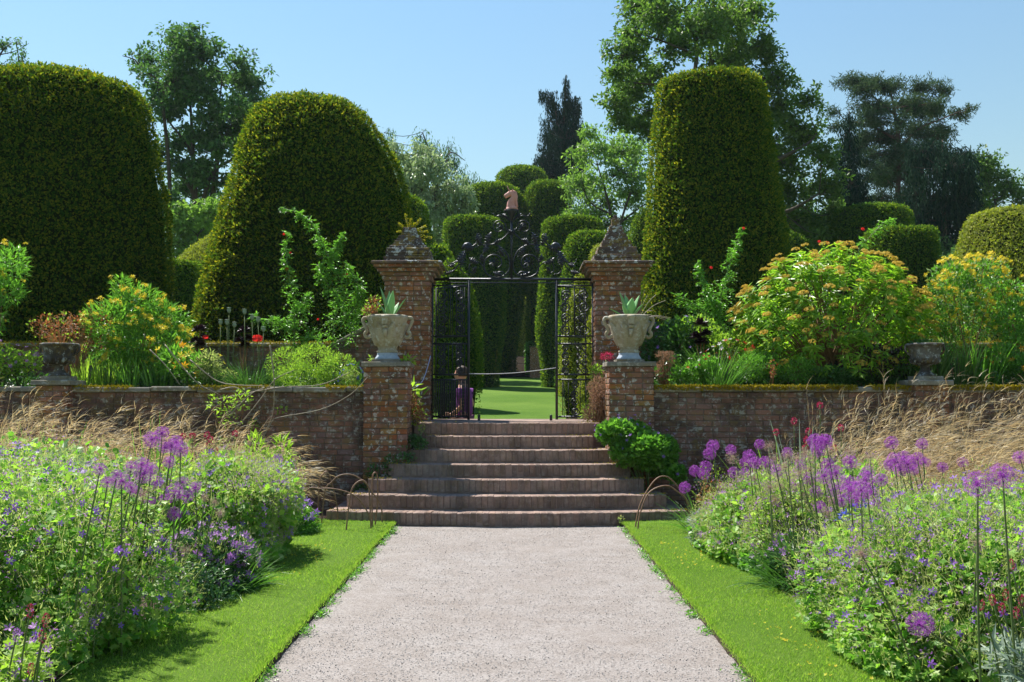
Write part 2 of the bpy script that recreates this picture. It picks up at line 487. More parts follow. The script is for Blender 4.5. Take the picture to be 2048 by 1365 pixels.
# gravel path
def gravel_material():
    m, nt, out = newmat('gravel')
    g = N(nt, 'ShaderNodeNewGeometry')
    v = N(nt, 'ShaderNodeTexVoronoi'); v.inputs['Scale'].default_value = 125
    nt.links.new(g.outputs['Position'], v.inputs['Vector'])
    sep = N(nt, 'ShaderNodeSeparateColor'); nt.links.new(v.outputs['Color'], sep.inputs[0])
    c = ramp(nt, [(0, (.14,.125,.115)), (.2, (.22,.20,.187)), (.6, (.27,.248,.235)), (1, (.33,.31,.296))], sep.outputs[0]).outputs[0]
    n1 = noise(nt, .9, 5, .6, vec=g.outputs['Position'])
    c = mixc(nt, c, (.70,.62,.56), math_(nt, 'MULTIPLY', n1.outputs[0], .8), 'MULTIPLY')
    d = ramp(nt, [(.0, (1,1,1)), (.6, (.96,.96,.96)), (.95, (.72,.70,.68))], v.outputs['Distance']).outputs[0]
    sp = noise(nt, 210, 3, .8, vec=g.outputs['Position'])
    c = mixc(nt, c, ramp(nt, [(.34,(.5,.47,.45)),(.5,(1,1,1)),(.7,(1.1,1.1,1.1))], sp.outputs[0]).outputs[0], .9, 'MULTIPLY')
    pa = noise(nt, 3.3, 5, .75, vec=g.outputs['Position'])
    c = mixc(nt, c, ramp(nt, [(.38,(.80,.76,.72)),(.6,(1,1,1))], pa.outputs[0]).outputs[0], .8, 'MULTIPLY')
    b = N(nt, 'ShaderNodeBsdfPrincipled'); b.inputs['Roughness'].default_value = .85
    nt.links.new(c, b.inputs['Base Color'])
    inv = math_(nt, 'SUBTRACT', 1.0, v.outputs['Distance'])
    bp = N(nt, 'ShaderNodeBump'); bp.inputs['Strength'].default_value = .5; bp.inputs['Distance'].default_value = .002
    nt.links.new(inv, bp.inputs['Height']); nt.links.new(bp.outputs[0], b.inputs['Normal'])
    nt.links.new(b.outputs[0], out.inputs[0])
    return m
M['gravel'] = gravel_material()
def pebble_mat():
    m, nt, out = newmat('pebble')
    g = N(nt, 'ShaderNodeNewGeometry')
    c = ramp(nt, [(0, (.11,.10,.092)), (.16, (.235,.215,.20)), (.6, (.30,.275,.26)), (1, (.42,.395,.375))], g.outputs['Random Per Island']).outputs[0]
    b = N(nt, 'ShaderNodeBsdfPrincipled'); b.inputs['Roughness'].default_value = .8
    nt.links.new(c, b.inputs['Base Color']); nt.links.new(b.outputs[0], out.inputs[0])
    return m
M['pebble'] = pebble_mat()
add('gravel_path', bumpy_sheet(-1.50, 1.42, 1.0, 12.3, .004, .12, .008, 9, 'gravel_path'), M['gravel'], kind='structure')

OCT = (np.array([(1,0,-.3),(.1,1,-.2),(-1,.1,-.3),(0,-1,-.2),(.1,0,.35)], float),
       np.array([(0,1,4),(1,2,4),(2,3,4),(3,0,4)]))
n = 24000
yy = 4.6 + (12.0 - 4.6) * rng.random(n) ** 1.5
xx = rng.uniform(-1.42, 1.34, n)
pos = np.stack([xx, yy, np.full(n, .008)], 1)
tv, tf = OCT
sc_ = rng.uniform(.0025, .0062, n)
dd = rvec(n); dd[:, 2] *= .3
Vp, Fp = inst(OCT, pos, dd, np.tile([0, 0, 1.0], (n, 1)) + .4 * rvec(n), sc_)
add('gravel', npmesh('gravel', Vp, Fp), M['pebble'], kind='stuff', label='loose pale pinkish gravel stones lying on the garden path', category='gravel')

# lawn strips with a cut edge of soil
def lawn_strip(x_path, x_bed, side):
    ys_ = np.arange(1.5, 12.35, .12)
    V = []; Fq = []; mats = []
    for j, y in enumerate(ys_):
        e = x_path + .022 * mnoise.noise(Vector((y * 2.1, side, 0))) + .012 * mnoise.noise(Vector((y * 9, side, 4)))
        z = .055 + .008 * mnoise.noise(Vector((y, side, 2)))
        row = [(e + side * -.012, y, -.002), (e, y, z - .012), (e + side * .02, y, z), (e + side * .2, y, z + .005), (x_bed, y, z)]
        V += row
    k = 5
    for j in range(len(ys_) - 1):
        for i in range(k - 1):
            q = (j*k+i, j*k+i+1, (j+1)*k+i+1, (j+1)*k+i)
            Fq.append(q if side > 0 else q[::-1]); mats.append(1 if i == 0 else 0)
    me = npmesh('lawn_strip', V, np.array(Fq), False)
    me.materials.append(M['lawn']); me.materials.append(M['soil'])
    me.polygons.foreach_set('material_index', np.array(mats, dtype=np.int32))
    add('lawn', me, None, kind='structure')
lawn_strip(-1.41, -2.5, -1)
lawn_strip(1.33, 2.3, 1)

def grass_blades(x0, x1, n, ymin, ymax, edge=None, edge_side=0):
    y = ymin + (ymax - ymin) * rng.random(n) ** 1.35
    x = rng.uniform(x0, x1, n)
    if edge is not None:
        k = n // 9
        x[:k] = edge + rng.normal(0, .018, k)
    z = np.full(n, .05)
    root = np.stack([x, y, z], 1)
    d = rvec(n) * .75; d[:, 2] = np.abs(d[:, 2]) * .5 + .6
    L = rng.uniform(.018, .042, n)
    w = rng.uniform(.003, .0055, n)
    d = nrm(d); s_ = nrm(np.cross(d, rvec(n)))
    V = np.stack([root - s_ * w[:, None] / 2, root + s_ * w[:, None] / 2, root + d * L[:, None]], 1).reshape(-1, 3)
    Fs = np.arange(3 * n).reshape(-1, 3)
    return V, Fs
M['blade'] = foliage('grass_blades', [(.10,.185,.022),(.145,.24,.03),(.19,.275,.04),(.24,.28,.08)], .55, .5, .25, 1.5)
V1 = grass_blades(-2.4, -1.41, 62000, 4.4, 12.1, -1.412)
V2 = grass_blades(1.33, 2.2, 56000, 4.4, 12.1, 1.332)
add('grass', npmesh('grass', *join([V1, V2])), M['blade'], kind='stuff', label='short mown grass on the verges beside the gravel path', category='grass')
# weeds and creeping leaves along the cut edge of the path
n = 2600
wy = rng.choice(rng.uniform(4.6, 11.8, 34), n) + rng.normal(0, .045, n)
sd = np.where(rng.random(n) < .6, -1, 1)
wx = np.where(sd < 0, -1.39, 1.31) - sd * np.abs(rng.normal(0, .035, n))
wp = np.stack([wx, wy, rng.uniform(.006, .035, n)], 1)
wd = rvec(n); wd[:, 2] = np.abs(wd[:, 2]) * .5 + .1
wn_ = rvec(n) * .5; wn_[:, 2] += .9
add('edge_weeds', leaf_mesh('edge_weeds', T_LEAF, wp, wd, wn_, rng.uniform(.014, .034, n)), M['fresh'], kind='stuff', label='low weeds creeping from the cut grass edge onto the gravel', category='weeds')
# yellow flowers in the verge
def dots(T, centre_list, s, up=.9):
    pos = np.array(centre_list, float); n = len(pos)
    d = rvec(n); nn = rvec(n) * .5; nn[:, 2] += up
    return inst(T, pos, d, nn, s)
pts = [(rng.uniform(-2.2, -1.75), rng.normal(9.5, .45), .075) for _ in range(70)] + \
      [(rng.uniform(1.5, 2.0), rng.uniform(8.7, 10.3), .075) for _ in range(50)] + \
      [(rng.uniform(1.55, 1.95), rng.uniform(5.4, 7.2), .075) for _ in range(46)]
pts = [(a, b, c) for a, b, c in pts]
add('buttercups', npmesh('buttercups', *dots(T_FLOWER, pts, rng.uniform(.008, .014, len(pts)))), M['yellow'], kind='stuff',
    label='tiny yellow flowers scattered in the grass verges', category='flowers')

# ------------------------------------------------------------ bricks
_bm = {}
def brick_data(l, d, h, ch=.006):
    key = (round(l, 3), round(d, 3), round(h, 3))
    if key not in _bm:
        vs = []
        for v in range(3):
            bm = bmesh.new()
            bmesh.ops.create_cube(bm, size=1.0)
            for q in bm.verts:
                q.co = Vector((q.co.x * l, q.co.y * d, q.co.z * h))
            bmesh.ops.bevel(bm, geom=list(bm.edges), offset=ch, segments=1, affect='EDGES', profile=.5)
            for q in bm.verts:
                q.co += Vector((random.uniform(-1, 1), random.uniform(-1, 1), random.uniform(-1, 1))) * .0028
            me = bpy.data.meshes.new('brick'); bm.to_mesh(me); bm.free()
            vs.append(me)
        _bm[key] = vs
    return random.choice(_bm[key])

def place_bricks(parent, specs, mat, limit=300, key=None):
    """specs: (centre, angle, (l, d, h)). The first LIMIT by key are objects, the rest one mesh"""
    if key: specs = sorted(specs, key=key)
    for c, a, dims in specs[:limit]:
        me = brick_data(*dims)
        if not me.materials: me.materials.append(mat)
        if me.materials[0] != mat:
            me2 = _mm.get((me.name, mat.name))
            if me2 is None:
                me2 = me.copy(); me2.materials[0] = mat; _mm[(me.name, mat.name)] = me2
            me = me2
        o = bpy.data.objects.new('brick', me); COL.objects.link(o)
        o.parent = parent; o.location = c
        o.rotation_euler = (random.gauss(0, .006), random.gauss(0, .006), a + random.gauss(0, .008))
    rest = specs[limit:]
    if rest:
        V = []; Fs = []
        for c, a, dims in rest:
            l, d, h = (q / 2 for q in dims); ca, sa = math.cos(a), math.sin(a)
            n = len(V)
            for dx, dy, dz in ((-l,-d,-h),(l,-d,-h),(l,d,-h),(-l,d,-h),(-l,-d,h),(l,-d,h),(l,d,h),(-l,d,h)):
                V.append((c[0] + dx*ca - dy*sa, c[1] + dx*sa + dy*ca, c[2] + dz))
            Fs += [(n,n+3,n+2,n+1),(n+4,n+5,n+6,n+7),(n,n+1,n+5,n+4),(n+1,n+2,n+6,n+5),(n+2,n+3,n+7,n+6),(n+3,n,n+4,n+7)]
        o = add('brickwork', npmesh('brickwork', V, Fs), mat, parent, kind='stuff')
_mm = {}

def face_bricks(p0, p1, z0, z1, proud=.0, depth=.10, start=0, full=.215, joint=.010, course=.075, flemish=.0, quoin=None):
    """bricks of one wall face that runs from p0 to p1 (xy), outward normal to the right of the run"""
    p0 = Vector((p0[0], p0[1])); p1 = Vector((p1[0], p1[1]))
    u = (p1 - p0); L = u.length; u.normalize(); nn = Vector((u.y, -u.x)); ang = math.atan2(u.y, u.x)
    specs = []
    nc = int((z1 - z0) / course + .5)
    ch = (z1 - z0) / nc
    for k in range(nc):
        z = z0 + (k + .5) * ch
        x = 0.0
        first = (full - joint) / 2 if (k + start) % 2 else full
        lens = []
        t = first
        while x < L - .02:
            t = min(t, L - x)
            if L - x - t < .06: t = L - x
            lens.append((x, t)); x += t + joint
            t = full if random.random() > flemish else full / 2
        for x, t in lens:
            pr = proud + random.gauss(0, .0028)
            c = p0 + u * (x + t / 2) + nn * (pr - depth / 2)
            specs.append(((c.x, c.y, z), ang, (round(t, 3), depth, round(ch - joint, 4))))
    return specs

# ------------------------------------------------------------ curved brick steps
RISE, TREAD, D0 = .168, .32, 11.9
HW = [2.18, 1.97, 1.75, 1.57, 1.34, 1.14, 1.31]
CX = [-.05, -.06, -.06, -.02, -.02, -.03, -.04]
steps = thing('garden_steps', 'flight of seven curved brick steps rising from the gravel path to the gate', 'steps', (0, D0, 0))
def arcY(k, x): return D0 + TREAD * k + .056 * (x - CX[k]) ** 2
for k in range(7):
    z1 = (k + 1) * RISE; z0 = k * RISE
    xs_ = np.linspace(CX[k] - HW[k] + .015, CX[k] + HW[k] - .015, 21)
    V = []; Fs = []
    back = 14.3
    for x in xs_:
        V += [(x, arcY(k, x) + .006, -.3), (x, arcY(k, x) + .006, z1 - .006), (x, back, z1 - .006), (x, back, -.3)]
    V = [(x, y - D0, z) for x, y, z in V]
    for i in range(20):
        a = 4 * i
        Fs += [(a, a+4, a+5, a+1), (a+1, a+5, a+6, a+2)]
    Fs += [(0, 1, 2, 3), (80, 83, 82, 81)]
    st = add('step', npmesh('step', V, Fs), M['mortar_step'], steps)
    x = CX[k] - HW[k] + .037
    specs = []
    while x < CX[k] + HW[k] - .03:
        w = .070 + random.uniform(-.004, .004)
        y = arcY(k, x)
        ang = math.atan(2 * .056 * (x - CX[k]))
        specs.append(((x, y - D0 + .11 + random.gauss(0, .0035), (z0 + z1) / 2 + .006 + random.gauss(0, .0022)), ang, (.070, .222, .150)))
        x += .0755
    place_bricks(st, specs, M['brick_step'])
LZ = 7 * RISE
mb = MB()
mb.box((-1.36, 14.0, LZ - .2), (1.28, 14.3, LZ - .003)); mb.box((-2.6, 14.3, LZ - .9), (2.6, 15.9, LZ))
add('landing', mb.build('landing'), M['brick_step'], steps, loc=(0, -D0, 0))

# ------------------------------------------------------------ terrace retaining walls and beds
WY = 13.32
def retaining_wall(x0, x1, label, near_x, moss_frac):
    w = thing('retaining_wall', label, 'wall', ((x0 + x1) / 2, WY, 0))
    cx = (x0 + x1) / 2
    mb = MB(); mb.box((x0 - cx, .012, -.2), (x1 - cx, .33, 1.60)); add('mortar', mb.build('mortar'), M['mortar'], w)
    sp = face_bricks((x0 - cx, 0), (x1 - cx, 0), .0, 1.60, flemish=.35)
    place_bricks(w, sp, M['brick_wall'], 300, key=lambda s_: abs(s_[0][0] + cx - near_x) * .9 + max(0, .5 - s_[0][2]) * 1.5)
    # coping stones
    x = x0
    while x < x1 - .05:
        l = min(random.uniform(.55, .75), x1 - x)
        me = brick_data(round(l - .008, 2), .42, .07, .012)
        if me.materials and me.materials[0] != M['stone']: me = me.copy(); me.materials.clear()
        add('coping_stone', me, M['stone'], w, loc=(x + l / 2 - cx, .165 + random.gauss(0, .004), 1.637 + random.gauss(0, .003)))
        x += l
    n = 5200 if x0 < 0 else 13000
    X = rng.uniform(x0 - cx, x1 - cx, n)
    dens = np.array([mnoise.noise(Vector((q * 1.1 + cx, 3, 1))) for q in X])
    X = X[dens > moss_frac]; n = len(X)
    pos = np.stack([X, -.052 + rng.random(n) ** 2.2 * .30, 1.672 + rng.normal(0, .006, n)], 1)
    k = n // 3
    pos[:k, 1] = -.052; pos[:k, 2] = rng.uniform(1.62, 1.675, k)
    d = rvec(n); d[:, 2] = np.abs(d[:, 2]) + .2; d[:k, 1] -= .8
    add('moss', leaf_mesh('moss', T_LEAF, pos, d, rvec(n), rng.uniform(.02, .048, n)), M['moss'], w, kind='stuff')
    return w
wl = retaining_wall(-12.0, -1.96, 'long low red brick retaining wall left of the steps, grey coping with patchy moss', -2.2, -.05)
wr = retaining_wall(1.885, 12.0, 'long low red brick retaining wall right of the steps, topped with golden moss', 2.2, -.45)

def bed(x0, x1, seed):
    return bumpy_sheet(x0, x1, 13.5, 15.4, 1.60, .25, .05, seed, 'terrace_soil')
add('terrace_soil', bed(-12, -1.5, 2), M['soil'], kind='structure')
add('terrace_soil', bed(1.42, 12, 6), M['soil'], kind='structure')

def rear_wall(side, label):
    w = thing('terrace_wall', label, 'wall', (side * 7, 15.5, 1.2))
    z1 = 2.30 - 1.2
    o = Vector((side * 7, 15.5))
    def X(x): return x - side * 7
    mb = MB()
    a, b = sorted((X(side * 2.75), X(side * 12)))
    mb.box((a, -.13, -1.3), (b, .15, z1))
    xa, xb = X(side * 1.96), X(side * 2.75)
    v = [(xa, -.13, -.1), (xb, -.13, -.1), (xb, -.13, z1), (xa, -.13, z1 + .42), (xa, .15, -.1), (xb, .15, -.1), (xb, .15, z1), (xa, .15, z1 + .42)]
    mb.poly(v, [(0,1,2,3), (7,6,5,4), (3,2,6,7), (0,3,7,4), (1,5,6,2)])
    add('mortar', mb.build('mortar'), M['mortar'], w)
    sp = face_bricks((a, -.142), (b, -.142), .35, z1, flemish=.3)
    l, r = sorted((xa, xb))
    for s_ in face_bricks((l, -.142), (r, -.142), .35, z1 + .42, flemish=.3):
        t = abs(s_[0][0] - xb) / abs(xa - xb)
        if s_[0][2] < z1 + .42 * t - .06: sp.append(s_)
    place_bricks(w, sp, M['brick_wall'], 140, key=lambda s_: abs(s_[0][0] + side * 7 - side * 2.2))
    # coping, its sloping piece near the gate pillar
    x = 2.80
    while x < 12:
        me = brick_data(.62, .36, .06, .012)
        if me.materials and me.materials[0] != M['stone']: me = me.copy(); me.materials.clear()
        add('coping_stone', me, M['stone'], w, loc=(X(side * (x + .315)), 0, z1 + .03)); x += .63
    me = brick_data(.95, .36, .06, .012)
    c = add('coping_stone', me, M['stone'], w, loc=(X(side * 2.36), 0, z1 + .245))
    c.rotation_euler = (0, side * math.atan2(.42, .79), 0)
    n = 3500
    pos = np.stack([X(side * rng.uniform(2.8, 9, n)), rng.uniform(-.19, .1, n), z1 + .06 + rng.normal(0, .012, n)], 1)
    pos[:1200, 1] = -.19; pos[:1200, 2] -= rng.uniform(0, .06, 1200)
    d = rvec(n); d[:, 2] = np.abs(d[:, 2]) + .2
    add('moss', leaf_mesh('moss', T_LEAF, pos, d, rvec(n), rng.uniform(.02, .045, n)), M['moss'], w, kind='stuff')
rear_wall(-1, 'mossy brick wall behind the left flower bed with a coping that slopes up to the gate pillar')
rear_wall(1, 'brick wall behind the right flower bed, mostly hidden by shrubs')

# ------------------------------------------------------------ front piers under the big urns
def pier(x0, x1, y0, dep, z0, z1, cap, label, cat='pier', name='brick_pier', capmat='stone'):
    cx = (x0 + x1) / 2; w = x1 - x0
    t = thing(name, label, cat, (cx, y0 + dep / 2, z0))
    h = z1 - z0; hw = w / 2; hd = dep / 2
    mb = MB(); mb.box((-hw + .014, -hd + .014, -.1), (hw - .014, hd - .014, h)); add('mortar', mb.build('mortar'), M['mortar'], t)
    sp = face_bricks((-hw, -hd), (hw, -hd), 0, h, flemish=.2)
    sp += face_bricks((hw, -hd + .11), (hw, hd), 0, h, flemish=.2, start=1)
    sp += face_bricks((-hw, hd), (-hw, -hd + .11), 0, h, flemish=.2, start=1)
    place_bricks(t, sp, M['brick_pier'])
    ch = cap[0]; cw = cap[1]
    me = brick_data(w + cw, dep + cw, ch, .01).copy(); me.materials.clear()
    add('cap_stone', me, M[capmat], t, loc=(0, 0, h + ch / 2 + .001))
    return t
PZ = 2.00
pier(-1.967, -1.385, 13.2, .58, 0, PZ - .06, (.065, .06), 'orange brick pier left of the steps carrying a stone urn with an agave')
pier(1.285, 1.88, 13.2, .58, 0, PZ - .06, (.065, .06), 'lichen spotted brick pier right of the steps carrying a stone urn with an agave')
pier(-6.28, -5.86, 13.14, .42, 0, 1.69, (.07, .10), 'small brick pier in the left wall under the squat weathered urn')
pier(5.32, 5.76, 13.14, .42, 0, 1.69, (.07, .10), 'small brick pier in the right wall under the dark weathered urn')

# ------------------------------------------------------------ gate pillars
def square_loft(prof, jitter=.006, n=4):
    """square plan body through (half width, z) rows, edges a little worn"""
    V = []; Fs = []
    per = 4 * n
    for r, z in prof:
        for s_ in range(4):
            a0 = math.pi / 4 + s_ * math.pi / 2 - math.pi; a1 = a0 + math.pi / 2
            p0 = Vector((math.cos(a0), math.sin(a0))) * r * math.sqrt(2); p1 = Vector((math.cos(a1), math.sin(a1))) * r * math.sqrt(2)
            for i in range(n):
                q = p0.lerp(p1, i / n)
                j = Vector((random.uniform(-1, 1), random.uniform(-1, 1))) * jitter
                V.append((q.x + j.x, q.y + j.y, z + random.uniform(-1, 1) * jitter * .6))
    for i in range(len(prof) - 1):
        for k in range(per):
            k2 = (k + 1) % per
            Fs.append((i*per+k, i*per+k2, (i+1)*per+k2, (i+1)*per+k))
    Fs.append(tuple(range(per - 1, -1, -1))); Fs.append(tuple((len(prof)-1)*per + k for k in range(per)))
    m = MB(); m.poly(V, Fs, False)
    return m
def gate_pillar(cx, label, prof):
    t = thing('gate_pillar', label, 'pillar', (cx, 15.5, LZ))
    h = 3.30 - LZ; r = .35
    mb = MB(); mb.box((-r + .014, -r + .014, 0), (r - .014, r - .014, h)); add('mortar', mb.build('mortar'), M['mortar'], t)
    sp = face_bricks((-r, -r), (r, -r), 0, h, flemish=.15)
    sp += face_bricks((r, -r + .11), (r, r), 0, h, flemish=.15, start=1)
    sp += face_bricks((-r, r), (-r, -r + .11), 0, h, flemish=.15, start=1)
    z = h
    mb = MB()
    for e, hh in ((.38, .075), (.41, .06), (.455, .06), (.50, .055)):
        mb.box((-e + .012, -e + .012, z), (e - .012, e - .012, z + hh))
        for a, b in (((-e, -e), (e, -e)), ((e, -e + .11), (e, e)), ((-e, e), (-e, -e + .11))):
            sp += face_bricks(a, b, z + .002, z + hh + .002, course=hh)
        z += hh
    add('corbel', mb.build('corbel'), M['mortar'], t)
    place_bricks(t, sp, M['brick_pier'], 300, key=lambda s_: s_[0][1])
    sl = square_loft([(.530, z), (.540, z + .012), (.535, z + .035), (.52, z + .045)], .006, 6)
    add('cap_stone', sl.build('cap_stone'), M['cap_stone'], t)
    z += .046
    pr = []                      # moulded courses: each a small tread and riser
    A = [a for a, b in prof]; B = [b for a, b in prof]
    nc = 13
    for i in range(nc):
        b0, b1 = B[-1] * i / nc, B[-1] * (i + 1) / nc
        a0 = float(np.interp(b0 + .4 * (b1 - b0), B, A)) + .006 * (i % 2)
        pr += [(a0 - .004, z + b0 + .003), (a0 + .004, z + b0 + .010), (a0, z + b1 - .004), (max(a0 - .012, .004), z + b1)]
    fi = square_loft(pr, .006, 5)
    add('finial', fi.build('finial'), M['cap_stone'], t)
    return z
zt = gate_pillar(-1.60, 'tall orange brick gate pillar with a blunt stepped finial overgrown by yellow stonecrop',
    [(.36,0),(.365,.05),(.345,.10),(.30,.115),(.33,.14),(.33,.19),(.29,.225),(.245,.27),(.21,.32),(.175,.39),(.13,.45),(.10,.51),(.095,.56),(.10,.575)])
gate_pillar(1.62, 'tall brick gate pillar with a pointed lichen covered finial, right of the gate',
    [(.355,0),(.36,.06),(.34,.11),(.30,.12),(.31,.15),(.30,.19),(.25,.24),(.22,.30),(.17,.40),(.12,.50),(.085,.58),(.062,.63),(.055,.68),(.03,.74),(.006,.78)])
# ------------------------------------------------------------ urns
def urn_big(x, label):
    t = thing('stone_urn', label, 'urn', (x, 13.49, PZ + .006)); t.scale = (.93, .93, 1.0)
    mb = MB()
    mb.box((-.20, -.20, 0), (.20, .20, .035)); add('plinth', mb.build('plinth'), M['stone'], t)
    mb = MB(); mb.lathe([(.185,.035),(.175,.06),(.155,.085),(.145,.11),(.15,.125)], 32); add('foot', mb.build('foot'), M['lead'], t)
    mb = MB(); mb.lathe([(.145,.125),(.155,.135),(.155,.15),(.135,.165),(.13,.18),(.142,.195)], 32); add('collar', mb.build('collar'), M['urn'], t)
    prof = [(.138,.195),(.158,.23),(.186,.28),(.213,.34),(.236,.41),(.254,.48),(.270,.53),(.290,.575),(.300,.60),(.300,.625),(.283,.635),(.268,.62),(.255,.56)]
    mb = MB(); mb.lathe(prof, 48, cap=False)
    me = mb.build('bowl')
    for v in me.vertices:            # carved flutes on the lower bowl
        if .22 < v.co.z < .55:
            a = math.atan2(v.co.y, v.co.x); k = 1 + .02 * math.cos(a * 16)
            v.co.x *= k; v.co.y *= k
    add('bowl', me, M['urn'], t)
    def rad(z): return float(np.interp(z, [p[1] for p in prof[:10]], [p[0] for p in prof[:10]]))
    # carved acanthus leaves
    for k in range(8):
        a0 = 2 * math.pi * k / 8 + math.pi / 8
        V = []; Fs = []
        nz, nw = 9, 6
        for i in range(nz + 1):
            s_ = i / nz; z = .22 + .30 * s_
            half = (.085 * math.sin(math.pi * min(1, s_ * .9 + .12)) ** .6) * (1 + .16 * math.sin(s_ * 26))
            for j in range(nw + 1):
                q = (j / nw - .5) * 2
                r = rad(z) + .024 * (1 - q * q) + .010 * (j % 2) + (.03 * max(0, s_ - .8) * 5 * (1 - abs(q)))
                a = a0 + q * half / rad(z)
                V.append((r * math.cos(a), r * math.sin(a), z + (.02 * abs(q))))
        for i in range(nz):
            for j in range(nw):
                b = i * (nw + 1) + j
                Fs.append((b, b + 1, b + nw + 2, b + nw + 1))
        m2 = MB(); m2.poly(V, Fs, True); add('carved_leaf', m2.build('carved_leaf'), M['urn'], t)
    # scrolled handles at the sides, mask tabs front and back
    for sgn in (-1, 1):
        pts = [(sgn*.24,0,.36),(sgn*.285,0,.335),(sgn*.325,0,.36),(sgn*.325,0,.40),(sgn*.30,0,.42),(sgn*.315,0,.47),(sgn*.345,0,.52),(sgn*.36,0,.565),(sgn*.345,0,.60),(sgn*.30,0,.605)]
        mb = MB(); mb.tube(smoothpath(pts, 30), .024, 8); add('handle', mb.build('handle'), M['urn'], t)
    for a0 in (-math.pi / 2, math.pi / 2):
        mb = MB(); dy = -1 if a0 < 0 else 1
        mb.box((-.042, -.335 if dy < 0 else .27, .50), (.042, -.27 if dy < 0 else .335, .615))
        mb.tube([(-.05, dy*.322, .60), (.05, dy*.322, .60)], .024, 8)
        mb.tube([(-.035, dy*.30, .475), (.035, dy*.30, .475)], .022, 8)
        mb.tube([(0, dy*.285, .44), (0, dy*.25, .33)], [.034, .018], 8)
        add('carved_mask', mb.build('carved_mask'), M['urn'], t)
    mb = MB(); mb.lathe([(.0,.58),(.15,.585),(.28,.57)], 24, cap=False); add('soil', mb.build('soil'), M['soil'], t)
urn_big(-1.69, 'pale carved stone urn on the orange pier left of the steps')
urn_big(1.585, 'pale carved stone urn on the lichen spotted pier right of the steps')

def agave(x, y, z, spec, label):
    t = thing('agave', label, 'plant', (x, y, z))
    for az, tilt, L, w in spec:
        V = []; Fs = []
        n = 9
        dx, dy = math.cos(R(az)), math.sin(R(az))
        d = Vector((dx * math.sin(R(tilt)), dy * math.sin(R(tilt)), math.cos(R(tilt))))
        side = d.cross(Vector((dx, dy, .001))).normalized() if abs(tilt) > 3 else Vector((-dy, dx, 0))
        p = Vector((dx * .03, dy * .03, 0))
        for i in range(n + 1):
            s_ = i / n
            hw = w / 2 * (.55 + 1.1 * s_ if s_ < .4 else 1.0 * (1 - ((s_ - .4) / .6) ** 1.8) + .0)
            hw = max(hw, .001)
            nn = side.cross(d).normalized()
            for q, off in ((-1, .35), (-.5, .08), (0, 0), (.5, .08), (1, .35)):
                V.append(p + side * (hw * q) + nn * (hw * off) * -1)
            for q, off in ((.5, -.12), (0, -.22), (-.5, -.12)):
                V.append(p + side * (hw * q) + nn * (hw * off) * -1 * 1.0)
            d = (d + Vector((dx, dy, -.2)) * .02 * (1 if tilt > 0 else 0)).normalized()
            p = p + d * (L / n)
        for i in range(n):
            for k in range(8):
                Fs.append((i*8+k, i*8+(k+1) % 8, (i+1)*8+(k+1) % 8, (i+1)*8+k))
        mb = MB(); mb.poly(V, Fs, True); add('leaf', mb.build('leaf'), M['agave'], t)
agave(-1.66, 13.49, PZ + .59, [(200,8,.46,.12),(-60,6,.40,.11),(100,10,.42,.10),(5,28,.36,.085),(170,26,.30,.08),(-100,35,.22,.07),(60,30,.3,.08)],
      'upright blue green agave in the left urn, slim leaf leaning right')
agave(1.60, 13.49, PZ + .59, [(190,12,.40,.12),(-80,12,.30,.15),(20,14,.36,.12),(175,55,.30,.06),(-30,34,.26,.08),(110,12,.38,.09),(-130,34,.24,.09),(80,30,.25,.08)],
      'spreading agave in the right urn, one leaf lying out to the left')

def urn_small(x, label, mat='old_urn'):
    t = thing('stone_urn', label, 'urn', (x, 13.35, 1.765))
    mb = MB(); mb.box((-.17, -.17, 0), (.17, .17, .05)); add('plinth', mb.build('plinth'), M['stone'], t)
    mb = MB(); mb.lathe([(.14,.05),(.13,.07),(.085,.10),(.06,.14),(.06,.18),(.085,.20)], 28); add('foot', mb.build('foot'), M[mat], t)
    mb = MB(); mb.lathe([(.085,.20),(.13,.215),(.17,.245),(.19,.28),(.195,.30),(.19,.31),(.20,.37),(.215,.42),(.235,.455),(.25,.46),(.25,.48),(.235,.49),(.22,.48),(.20,.44)], 36, cap=False)
    add('bowl', mb.build('bowl'), M[mat], t)
    for k in range(14):      # egg shaped swellings below the rim
        a = 2 * math.pi * k / 14
        mb = MB(); mb.tube([(.13*math.cos(a), .13*math.sin(a), .215), (.175*math.cos(a), .175*math.sin(a), .245), (.197*math.cos(a), .197*math.sin(a), .29)], [.015, .024, .010], 6)
        add('lobe', mb.build('lobe'), M[mat], t)
    for sgn in (-1, 1):
        mb = MB(); mb.tube(smoothpath([(sgn*.19,0,.33),(sgn*.235,0,.36),(sgn*.262,0,.41),(sgn*.255,0,.46)], 12), .014, 6)
        add('handle', mb.build('handle'), M[mat], t)
    mb = MB(); mb.lathe([(.0,.46),(.12,.465),(.21,.45)], 20, cap=False); add('soil', mb.build('soil'), M['soil'], t)
urn_small(-6.07, 'squat weathered grey urn on the small pier in the left wall')
urn_small(5.54, 'squat dark weathered urn on the small pier in the right wall, below the shrubs')

